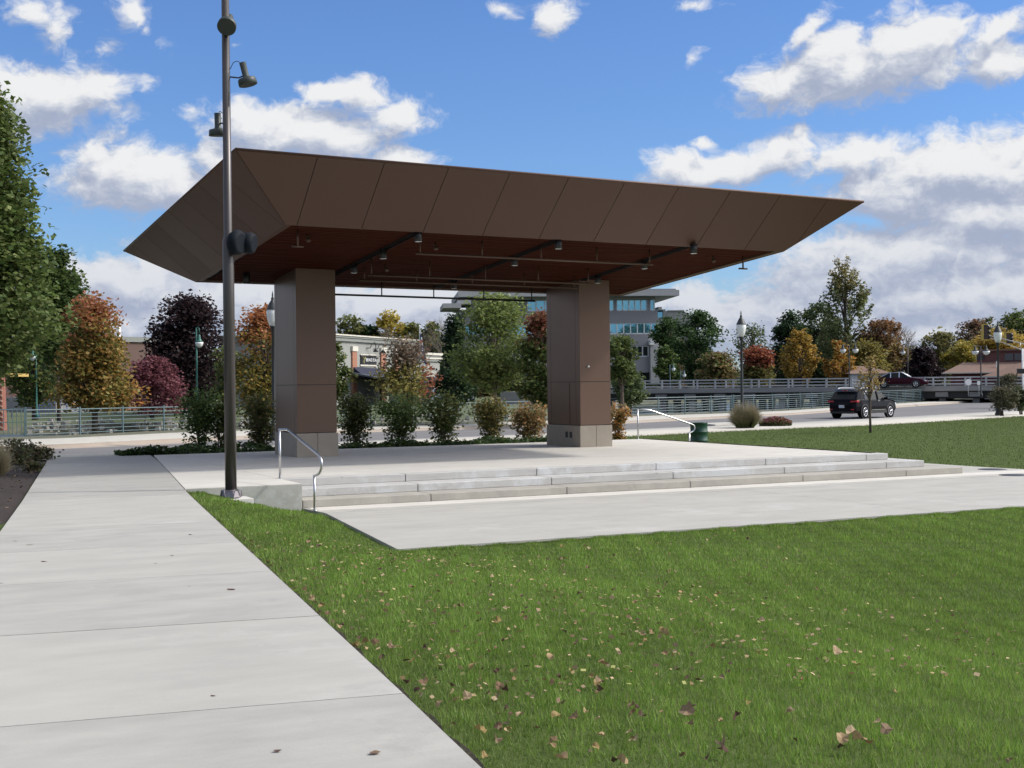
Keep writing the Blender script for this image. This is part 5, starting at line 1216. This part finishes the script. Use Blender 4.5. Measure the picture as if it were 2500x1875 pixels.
MB().b2(xa+.8, f.L+3, -3.6, .5, 0, z(920)-.02).build('front_wall', bk2, t)
MB().b2(f.x(2386, 5), f.x(2404, 5), 4.9, 4.99, z(884, 5)+.3, z(868, 5)).build('upper_window', 'win', t)
for (ua, ub) in ((2454, 2475), (2478, 2520)): MB().b2(f.x(ua, 5), f.x(ub, 5), 4.9, 4.99, z(881, 5), z(864, 5)).build('upper_window', 'win', t)
dr_ = mat('dark_red_door', (.16, .012, .02), .6)
for k in range(5): u = 2318+k*16; MB().b2(f.x(u), f.x(u+11), .5, .59, 0, z(915)).build('garage_door', dr_, t)
MB().b2(f.x(2432, 2), f.x(2434, 2), 2, 2.3, z(897), z(882)).build('vent_pipe', 'white', t)
# white house behind the sapling
f = Fac('white_house', 'small white house with brown roof behind the bridge and the sapling', gd(2080, 160, .8), gd(2166, 160, .8)); t = f.t; z = lambda v: f.z(2120, v)
MB().b2(0, f.L, 0, 8, 0, z(912)).build('wall', 'white', t)
MB().hexa([(-.5, -.6, z(912)), (f.L+.5, -.6, z(912)), (f.L+.5, 8.6, z(912)), (-.5, 8.6, z(912))], [(1, 3.8, z(893)), (f.L-1.2, 3.8, z(893)), (f.L-1.2, 4.2, z(893)), (1, 4.2, z(893))]).build('roof', shg, t)
for u in (2094, 2118, 2144): MB().b2(f.x(u), f.x(u+9), -.04, .04, z(926), z(917)).build('window', 'win', t)
# parked car and green bin by the restaurant
wh_ = paintmat('white_car_paint', (.6, .63, .66)); t, x0, w2 = car('minivan', 'pale van parked right of the restaurant under the dark spruce', gd(1104, 150, -.35), rzb+.3, wh_, [(0., .4, 1., 1.1, .9, 1), (.2, .3, 1.1, 1.5, .97, 2), (.5, .25, 1.1, 1.75, 1, 1), (3., .25, 1.1, 1.78, 1, 2), (3.9, .25, 1.05, 1.15, .98, 1), (4.9, .35, .8, .85, .8, 1)], 1.9, 4.9, 1.1, (.9, 3.8), .34, ((.5, 3.4),))
p = gd(1113, 140, -.35); t = thing('banner_stand', 'bright green and white banner beside the pale van', 'banner', p, -YAW); MB().b2(-.28, .28, -.04, .04, .3, 2.2).build('banner', mat('bright_green', (.03, .45, .12), .6), t); MB().b2(.29, .85, -.03, .03, .3, 2.1).build('banner_white', 'white', t); MB().tube([(0, .05, 0), (0, .05, 2.2)], .03, 6).build('pole', 'black', t)
# ---------------------------------------------------------------- grass blades on the front lawn
def grass():
    g_ = np.random.default_rng(21); out = []; tin = []
    def inside(X, Y):
        x_edge = 2.26+.1436*(Y-5)
        ok = X > x_edge-.012+.030*np.abs(np.sin(Y*3.1))*np.abs(np.sin(Y*.7+1))
        xpl = np.where(Y < 17.06, 1e9, np.where(Y < 22.66, 6.45+(Y-17.06)*.132, 7.09)); 
        ok &= X < xpl-.01
        ok &= Y < np.where(X < 1e9, 23.62, 0)
        ok &= ~((X > pb.x-.34) & (X < pb.x+.37) & (Y > pb.y-.31))
        return ok
    zones = [(2.0, 16, 3.5, 9, 3300), (2.4, 23, 9, 13.3, 2000), (2.6, 30, 13.3, 17.05, 1250), (3.9, 8, 17.05, 23.6, 900)]
    for (x0, x1, y0, y1, dn) in zones:
        n = int((x1-x0)*(y1-y0)*dn); X_ = g_.uniform(x0, x1, n); Y_ = g_.uniform(y0, y1, n)
        ratio = X_/Y_; ok = inside(X_, Y_) & (ratio < 1.8) & (ratio > .05); X_, Y_ = X_[ok], Y_[ok]
        # thin out the far right beyond the frame
        out.append(np.stack([X_, Y_], 1))
    # lush fringe leaning over plaza edge
    n = 14000; X_ = g_.uniform(6.4, 26, n); Y_ = 17.06-np.abs(g_.normal(0, .035, n)); out.append(np.stack([X_, Y_], 1))
    P = np.concatenate(out); n = len(P)
    a = P[:, 0]-(2.26+.1436*(P[:, 1]-5)); w = np.interp(P[:, 1], [5, 17, 22.6, 23.7], [10, 2.5, 2.4, 2.15]); t_ = np.clip(a/w, 0, 1); t_ = t_*t_*(3-2*t_)
    zw = np.interp(P[:, 1], [5, 22], [.2, 0]); Z = zw+(-.456-zw)*t_-.055
    # clumpy length and colour
    cl = np.sin(P[:, 0]*1.7+np.sin(P[:, 1]*1.3)*2)*np.sin(P[:, 1]*1.1+P[:, 0]*.6); cl2 = np.sin(P[:, 0]*9.3+P[:, 1]*3.1)*np.sin(P[:, 1]*8.1-P[:, 0]*2.2)
    h = (.047+.011*cl+.014*cl2)*g_.uniform(.55, 1.25, n); d = P[:, 1]
    wd = np.interp(d, [4, 9, 17, 24], [.0026, .0042, .0075, .009])
    th = g_.uniform(0, 6.283, n); dx, dy = np.cos(th), np.sin(th); ln = g_.uniform(.05, .75, n)*h; ph = g_.uniform(0, 6.283, n)
    b = np.stack([P[:, 0], P[:, 1], Z], 1); s = np.stack([dx*wd, dy*wd, 0*wd], 1); tip = b+np.stack([np.cos(ph)*ln, np.sin(ph)*ln, h], 1)
    Q = np.stack([b-s, b+s, tip], 1)
    base = np.array([(.140, .242, .035), (.172, .274, .043), (.114, .210, .030), (.222, .31, .066), (.186, .256, .068)])[g_.integers(0, 5, n)]
    cl3 = np.sin(P[:, 0]*.55+1.3*np.sin(P[:, 1]*.4))*np.sin(P[:, 1]*.75+.8*np.sin(P[:, 0]*.9)); base = base*(1+.10*cl[:, None]+.20*cl2[:, None]+.13*cl3[:, None])*g_.uniform(.75, 1.25, (n, 1))
    edge = np.exp(-np.maximum(a, 0)/.25)[:, None]; base = base*(1-.25*edge)+np.array([.16, .16, .08])*.25*edge
    dry = g_.random(n) < .035; base[dry] = np.array([.22, .20, .10])*g_.uniform(.7, 1.2, (int(dry.sum()), 1))
    o = card_mesh('grass', Q, 3, base, MT['grassm']); o['kind'] = 'stuff'; tag(o, 'mown green grass of the front lawn', 'grass'); print('blades', n)
    # coarser tufts on the back lawn
    n = 330000; X_ = g_.uniform(22, 75, n); Y_ = g_.uniform(23, 75, n); Y1 = np.interp(X_, [p.x for p in CV[1]], [p.y for p in CV[1]]); rt = X_/Y_
    ok = (Y_ < Y1-.03) & (((X_ > 25.5) & (Y_ < 37)) | (Y_ > 37.25)) & (rt > .42) & (rt < 1.2) & (X_ > 25.8-(Y_-23)*.05)
    X_, Y_ = X_[ok], Y_[ok]; n = len(X_); Z = np.array([hl(x, y) for x, y in zip(X_, Y_)])-.03
    h = .05*g_.uniform(.5, 1.25, n); th = g_.uniform(0, 6.28, n); wd = .011
    b = np.stack([X_, Y_, Z], 1); s = np.stack([np.cos(th)*wd, np.sin(th)*wd, 0*th], 1); tip = b+np.stack([g_.normal(0, .02, n), g_.normal(0, .02, n), h], 1)
    o = card_mesh('grass', np.stack([b-s, b+s, tip], 1), 3, pal([(.060, .078, .018), (.07, .088, .02), (.050, .068, .016)], n, g_), MT['grassm']); o['kind'] = 'stuff'; tag(o, 'mown grass of the lawn right of the stage', 'grass')
grass()
# ---------------------------------------------------------------- fallen leaves
DRY = [(.26, .17, .085), (.34, .24, .13), (.17, .105, .06), (.28, .20, .08), (.38, .28, .17), (.09, .05, .035), (.21, .145, .09)]
def leaf_mesh(seed, big=False):
    g_ = random.Random(seed); n = 11; mb = MB(); lob = g_.uniform(.04, .17); mb.v.append((0, 0, g_.uniform(.0, .12)))
    cur = g_.uniform(.35, .95); ax = g_.uniform(0, 3.14)
    for k in range(n):
        a = k/n*6.283; r = .5*(1+lob*math.cos(5*a)*(1 if g_.random() > .2 else .4))*g_.uniform(.85, 1.1)*(1 if True else 1); x, y = r*math.cos(a), r*math.sin(a)*.8
        c = x*math.cos(ax)+y*math.sin(ax); mb.v.append((x*.9, y, cur*c*c*2.6+g_.uniform(-.05, .09)))
    for k in range(n): mb.f.append([0, 1+k, 1+(k+1) % n]); mb.m.append(0); mb.sm.append(False)
    me = bpy.data.meshes.new('fallen_leaf'); me.from_pydata(mb.v, [], mb.f)
    at = me.color_attributes.new('tint', 'FLOAT_COLOR', 'POINT'); c = DRY[seed % len(DRY)]
    for i in range(len(mb.v)): q = g_.uniform(.85, 1.1); at.data[i].color = (c[0]*q, c[1]*q, c[2]*q, 1)
    me.materials.append(MT['dry']); return me
LM = [leaf_mesh(i) for i in range(21)]
def put_leaf(X, Y, z, s, label, group, k=None, flat=False):
    o = bpy.data.objects.new('fallen_leaf', LM[R.randrange(21) if k is None else k]); COL.objects.link(o); o.location = (X, Y, z); o.scale = (s, s, s*(.13 if flat else 1))
    tl = .04 if flat else .75; o.rotation_euler = (R.uniform(-tl, tl), R.uniform(-tl, tl), R.uniform(0, 6.28)); ALL.append(o); return tag(o, label, 'leaf', group)
# heap of curled leaves and the single big ones
GRL = 'fallen leaves scattered on the lawn'
n = 0
while n < 245:
    v = 1290+585*R.random()**.9; u = R.gauss(1420+(v-1500)*.25, 420)
    if not (560 < u < 2480) or v > 1872: continue
    if R.random() > math.exp(-((u-1300)/600)**2)*.9+.12: continue
    p = onz(u, v, -.2)
    for _ in range(4): p = onz(u, v, hl(p.x, p.y))
    if p.x < xs(p.y)+.05 or p.y > 16.9: continue
    put_leaf(p.x, p.y, hl(p.x, p.y)+.022, R.choice([.03, .035, .042, .05, .062]), 'dry curled brown leaf lying among the lawn grass', GRL); n += 1
for (u, v, s, k) in ((2098, 1836, .085, 1), (2080, 1818, .08, 4), (2055, 1832, .075, 1), (2116, 1840, .06, 0), (2162, 1808, .07, 6)):
    p = onz(u, v, -.2)
    for _ in range(4): p = onz(u, v, hl(p.x, p.y))
    put_leaf(p.x, p.y, hl(p.x, p.y)+.05, s, 'large tan curled leaf in the little heap at lower right', 'leaf heap in the lawn', k)
for (u, v, s, k, lab) in ((2041, 1608, .085, 4, 'round pale tan leaf lying alone in the right half of the lawn'), (1620, 1566, .10, 1, 'long tan leaf near the lawn centre'), (1678, 1760, .09, 6, 'grey brown leaf in front of the lower middle of the lawn'), (1748, 1316, .07, 2, 'small red brown leaf near the plaza edge')):
    p = onz(u, v, -.3)
    for _ in range(4): p = onz(u, v, hl(p.x, p.y))
    put_leaf(p.x, p.y, hl(p.x, p.y)+.045, s, lab, None, k)
for i, (u, v, s) in enumerate(((915, 1838, .075), (678, 1834, .05), (566, 1440, .10), (380, 1376, .05), (72, 1331, .10), (107, 1372, .09), (420, 1357, .06), (465, 1306, .07), (5, 1425, .06), (462, 1432, .03), (38, 1322, .07), (62, 1230, .06), (160, 1223, .05), (520, 1700, .04))):
    p = onz(u, v, .1)
    for _ in range(4): p = onz(u, v, zwalk(p.y))
    put_leaf(p.x, p.y, zwalk(p.y)+.003, s*.8, 'dark dry leaf lying flat on the pale sidewalk', 'leaves on the sidewalk', 5 if i % 3 else 2, True)
# leaves caught along the walk's edge
for i in range(26):
    Y = 7+R.random()**1.4*9; put_leaf(xs(Y)+R.uniform(.02, .12), Y, zwalk(Y)-.01, R.choice([.035, .05, .065]), 'brown leaf caught in the gap along the sidewalk edge', 'leaves along the sidewalk edge')
# tiny crumbs of leaf litter between them
def litter():
    g_ = np.random.default_rng(8); n = 2100; Y_ = 6.2+10*g_.random(n)**1.25; X_ = (2.3+.1436*(Y_-5))+np.abs(g_.normal(0, 3.4, n))+.05
    ok = (X_/Y_ < 1.15); X_, Y_ = X_[ok], Y_[ok]; n = len(X_); P = np.stack([X_, Y_, np.array([hl(x, y) for x, y in zip(X_, Y_)])+.018], 1)
    T = pal(DRY[:3]+DRY[5:]+DRY[4:5]+[(.24, .24, .08)], n, g_)/1.3
    Q = leaf_quads(P, 1., g_, 1.2); s = g_.uniform(.014, .042, n)[:, None, None]; Q = P[:, None, :]+(Q-P[:, None, :])*s
    o = card_mesh('leaf_litter', Q, 4, T, MT['dry']); o['kind'] = 'stuff'; tag(o, 'small bits of leaf litter in the front lawn', 'leaf litter')
    n = 900; Y_ = g_.uniform(17.5, 34, n); X_ = (2.26+.1436*(Y_-5))-2.7-g_.uniform(0, 5, n); P = np.stack([X_, Y_, np.full(n, .06)], 1); Q = leaf_quads(P, 1., g_, 1.2); s = g_.uniform(.02, .08, n)[:, None, None]; Q = P[:, None, :]+(Q-P[:, None, :])*s
    o = card_mesh('bark_chips', Q, 4, pal([(.05, .03, .02), (.03, .02, .015), (.09, .055, .035), (.05, .035, .025), (.20, .15, .09)], n, g_), MT['dry']); o['kind'] = 'stuff'; tag(o, 'bark chips and dry leaves on the mulch bed', 'bark chips')
litter()
# small leaf on a tread
put_leaf(*onz(1015, 1172, -RS)[:2], -RS+.01, .07, 'tiny dark leaf on the middle step', None, 5, True)
put_leaf(*onz(1366, 1182, -2*RS)[:2], -2*RS+.02, .12, 'curled brown leaf on the lowest step tread', None, 2)
# ---------------------------------------------------------------- light and sky
S = Vector((1.05, -.45, 1.0)).normalized()
sun_d = bpy.data.lights.new('sun', 'SUN'); sun = bpy.data.objects.new('sun', sun_d); COL.objects.link(sun)
sun_d.energy = 2.1; sun_d.angle = math.radians(3); sun_d.color = (1., .945, .87); sun.rotation_euler = S.to_track_quat('Z', 'Y').to_euler(); sun.location = (60, -30, 60)
w = bpy.data.worlds.new('World'); sc.world = w; w.use_nodes = True; nt = w.node_tree; nt.nodes.clear(); L = nt.links.new
def N(t, **k):
    n = nt.nodes.new(t)
    for a, b in k.items(): setattr(n, a, b)
    return n
SKY_S = .10; VEIL = 2.2
out = N('ShaderNodeOutputWorld'); bg = N('ShaderNodeBackground'); bg.inputs[1].default_value = SKY_S; L(bg.outputs[0], out.inputs[0])
sky = N('ShaderNodeTexSky'); sky.sky_type = 'NISHITA'; sky.sun_disc = False; sky.sun_elevation = math.asin(S.z); sky.sun_rotation = math.atan2(S.x, S.y); sky.air_density = 1.2; sky.dust_density = .3; sky.ozone_density = 2.2; sky.altitude = 200
tc = N('ShaderNodeTexCoord')
def mth(op, a, b=None, clamp=False):
    n = N('ShaderNodeMath', operation=op); n.use_clamp = clamp
    for i, x in enumerate((a, b)):
        if x is None: continue
        if isinstance(x, (int, float)): n.inputs[i].default_value = x
        else: L(x, n.inputs[i])
    return n.outputs[0]
def vm(op, a, b=None):
    n = N('ShaderNodeVectorMath', operation=op)
    for i, x in enumerate((a, b)):
        if x is None: continue
        if isinstance(x, tuple): n.inputs[i].default_value = x
        else: L(x, n.inputs[i])
    return n
sep = N('ShaderNodeSeparateXYZ'); L(tc.outputs['Generated'], sep.inputs[0])
az = mth('ARCTAN2', sep.outputs[0], sep.outputs[1]); el = mth('ARCSINE', sep.outputs[2])
azel = N('ShaderNodeCombineXYZ'); L(mth('MULTIPLY', az, 57.2958), azel.inputs[0]); L(mth('MULTIPLY', el, 57.2958), azel.inputs[1])
def ae(u, v):
    r = ray(u, v).normalized(); return math.degrees(math.atan2(r.x, r.y)), math.degrees(math.asin(r.z))
K = 57.2958/F
CL = [ # u, v, half width, half height, strength, tilt
 (90, 240, 175, 62, 1, .12), (210, 210, 75, 30, .9, .3), (10, 290, 60, 40, .9, 0), (340, 435, 160, 66, 1, 0), (230, 375, 70, 34, .8, 0), (430, 450, 80, 50, .9, 0), (270, 330, 60, 32, .62, .2), (310, 25, 42, 30, .7, 0), (345, 60, 22, 22, .5, 0), (90, 30, 85, 30, .62, 0), (130, 85, 36, 45, .6, 0), (270, 108, 42, 26, .5, .3), (400, 110, 40, 25, .4, 0),
 (740, 325, 185, 60, 1, 0), (600, 305, 70, 46, .9, 0), (560, 390, 70, 46, .9, 0), (850, 345, 90, 40, .9, 0), (835, 222, 100, 30, .85, 0), (780, 232, 45, 20, .7, 0), (960, 280, 88, 40, .85, 0), (995, 392, 80, 30, .9, 0), (470, 265, 40, 22, .4, 0), (575, 118, 25, 14, .4, 0),
 (1355, 40, 55, 36, .8, .2), (1235, 20, 55, 22, .55, 0), (1700, 8, 60, 16, .6, 0), (1703, 138, 20, 18, .45, .8),
 (2120, 165, 235, 66, 1, .12), (1910, 205, 105, 42, .95, .1), (2240, 110, 110, 62, 1, 0), (1965, 85, 75, 24, .75, .75), (2030, 130, 90, 45, .9, .4), (2440, 150, 75, 46, .9, .1), (2450, 80, 90, 30, .8, .45),
 (1800, 408, 160, 34, 1, .15), (1660, 410, 75, 34, 1, -.1), (1890, 378, 85, 34, .95, .2), (1730, 352, 36, 13, .7, 0), (1950, 330, 42, 18, .7, 0), (2060, 385, 95, 40, .95, .1), (2150, 370, 60, 34, .8, 0),
 (2330, 410, 180, 62, 1.1, 0), (2480, 430, 130, 90, 1.1, 0), (2230, 470, 170, 60, 1.05, 0), (2420, 520, 190, 62, 1.1, 0), (2150, 500, 90, 36, .8, 0),
 (2240, 620, 290, 66, 1.05, .05), (2080, 680, 210, 60, 1, 0), (2350, 720, 420, 80, 1.1, 0), (1990, 770, 300, 55, 1.05, 0), (2300, 810, 500, 60, 1.1, 0), (1700, 745, 105, 34, .95, 0), (1740, 800, 160, 40, 1, 0), (1600, 820, 300, 60, .9, 0),
 (330, 690, 190, 58, 1, 0), (250, 650, 60, 24, .7, 0), (520, 720, 200, 60, 1, 0), (300, 780, 320, 70, 1, 0), (700, 760, 260, 60, .95, 0), (960, 750, 230, 44, 1, 0), (1090, 735, 110, 30, 1, 0), (1000, 810, 400, 60, .9, 0), (330, 600, 50, 16, .4, 0), (1250, 780, 300, 50, .9, 0),
 (2900, 250, 200, 90, 1, 0), (-420, 380, 260, 90, 1, 0), (-300, 720, 300, 90, 1, 0), (3000, 600, 260, 120, 1, 0)]
grp = bpy.data.node_groups.new('cloud_field', 'ShaderNodeTree'); grp.interface.new_socket('P', in_out='INPUT', socket_type='NodeSocketVector'); grp.interface.new_socket('D', in_out='OUTPUT', socket_type='NodeSocketFloat')
wnt, wL = nt, L; nt = grp; L = grp.links.new
gi = N('NodeGroupInput'); go = N('NodeGroupOutput'); P0 = gi.outputs[0]
def noise(vec, sc_, det, rough, stretch=(1, 1.35, 1)):
    v_ = vm('MULTIPLY', vec, stretch).outputs[0]; n = N('ShaderNodeTexNoise'); n.inputs['Scale'].default_value = sc_; n.inputs['Detail'].default_value = det; n.inputs['Roughness'].default_value = rough; L(v_, n.inputs['Vector']); return n
nw = noise(P0, .42, 3, .5); wv = vm('SUBTRACT', nw.outputs['Color'], (.5, .5, .5)).outputs[0]; wv = vm('MULTIPLY', wv, (2.3, 1.3, 0)).outputs[0]
Pw = vm('ADD', P0, wv).outputs[0]
acc = None
for (u, v, hw, hh, st_, tl) in CL:
    a, e = ae(u, v); rx, ry = hw*K*1.42, hh*K*1.52
    q = vm('SUBTRACT', Pw, (a, e, 0)).outputs[0]
    if tl:
        rt = N('ShaderNodeVectorRotate', rotation_type='Z_AXIS'); L(q, rt.inputs[0]); rt.inputs['Angle'].default_value = -tl; q = rt.outputs[0]
    q = vm('MULTIPLY', q, (1/rx, 1/ry, 0)).outputs[0]
    ln = vm('LENGTH', q).outputs['Value']
    d_ = mth('MULTIPLY', mth('SUBTRACT', 1., ln), st_*1.)
    d_ = mth('ADD', d_, (st_-1)*.35+.10)
    if acc is None: acc = d_
    else:
        s_ = N('ShaderNodeMath', operation='SMOOTH_MAX'); L(acc, s_.inputs[0]); L(d_, s_.inputs[1]); s_.inputs[2].default_value = .25; acc = s_.outputs[0]
# unseen sky elsewhere round the dome: heavy cloud added to lift the ambient light
nb = noise(P0, .045, 4, .5); bgd = mth('MULTIPLY', mth('SUBTRACT', nb.outputs[0], .40), 4.)
sp2 = N('ShaderNodeSeparateXYZ'); L(P0, sp2.inputs[0]); away = mth('MULTIPLY', mth('SUBTRACT', mth('ABSOLUTE', mth('SUBTRACT', sp2.outputs[0], math.degrees(YAW))), 30), .12, True)
high = mth('MULTIPLY', mth('SUBTRACT', sp2.outputs[1], 20), .12, True)
mask = mth('MAXIMUM', away, high); bgd = mth('SUBTRACT', bgd, mth('MULTIPLY', mth('SUBTRACT', 1., mask), 3.)); acc = mth('MAXIMUM', acc, bgd)
n1 = noise(Pw, .75, 7, .58); n2 = noise(Pw, 3.2, 5, .6)
fr_ = mth('ADD', mth('MULTIPLY', mth('SUBTRACT', n1.outputs[0], .5), 1.25), mth('MULTIPLY', mth('SUBTRACT', n2.outputs[0], .5), .30))
L(mth('ADD', acc, fr_), go.inputs[0])
nt, L = wnt, wL
def field(vec): g_ = N('ShaderNodeGroup'); g_.node_tree = grp; L(vec, g_.inputs[0]); return g_.outputs[0]
P = azel.outputs[0]; D0 = field(P); D1 = field(vm('ADD', P, (.45, .95, 0)).outputs[0])
al = N('ShaderNodeMapRange', interpolation_type='SMOOTHSTEP'); al.inputs[1].default_value = .06; al.inputs[2].default_value = .56; L(D0, al.inputs[0])
# sunward side bright, far side in the cloud's own shade
df = mth('SUBTRACT', D0, D1); sh = N('ShaderNodeMapRange', interpolation_type='SMOOTHSTEP'); sh.inputs[1].default_value = -.42; sh.inputs[2].default_value = .55; L(df, sh.inputs[0])
lowf = N('ShaderNodeMapRange'); lowf.inputs[1].default_value = 9.; lowf.inputs[2].default_value = 3.; L(sepel := mth('MULTIPLY', el, 57.2958), lowf.inputs[0])
cr_ = N('ShaderNodeValToRGB'); e_ = cr_.color_ramp.elements; e_[0].position = 0; e_[0].color = (.39, .445, .585, 1); e_[1].position = 1; e_[1].color = (.88, .885, .895, 1); m_ = e_.new(.5); m_.color = (.60, .64, .73, 1); L(mth('MULTIPLY', sh.outputs[0], mth('SUBTRACT', 1., mth('MULTIPLY', lowf.outputs[0], .34))), cr_.inputs[0])
cs = vm('SCALE', cr_.outputs[0]); cs.inputs['Scale'].default_value = 1/SKY_S*.72
# sky colour: trimmed towards the photograph's clear azure
skm = N('ShaderNodeMix', data_type='RGBA', blend_type='MULTIPLY'); skm.inputs[0].default_value = 1; L(sky.outputs[0], skm.inputs[6]); skm.inputs[7].default_value = (.50, .68, 1.02, 1)
mx = N('ShaderNodeMix', data_type='RGBA'); L(al.outputs[0], mx.inputs[0]); L(skm.outputs[2], mx.inputs[6]); L(cs.outputs[0], mx.inputs[7])
# thin bright cloud in front of the sun, outside the picture
dt = vm('DOT_PRODUCT', tc.outputs['Generated'], tuple(S)).outputs['Value']
ve = N('ShaderNodeMapRange', interpolation_type='SMOOTHSTEP'); ve.inputs[1].default_value = .62; ve.inputs[2].default_value = .97; L(dt, ve.inputs[0])
vc = vm('SCALE', (1.0, .965, .90)); L(mth('MULTIPLY', ve.outputs[0], VEIL/SKY_S), vc.inputs['Scale'])
va = vm('ADD', mx.outputs[2], vc.outputs[0])
mx = va; mx_out = va.outputs[0]
L(mx_out, bg.inputs[0])
w.cycles.sampling_method = 'MANUAL'; w.cycles.sample_map_resolution = 512
vs = sc.view_settings; vs.view_transform = 'Standard'; vs.look = 'None'; vs.exposure = .45; vs.gamma = 1.; vs.use_curve_mapping = False
sc.cycles.use_denoising = True; sc.cycles.max_bounces = 6; sc.cycles.diffuse_bounces = 3; sc.cycles.transparent_max_bounces = 4
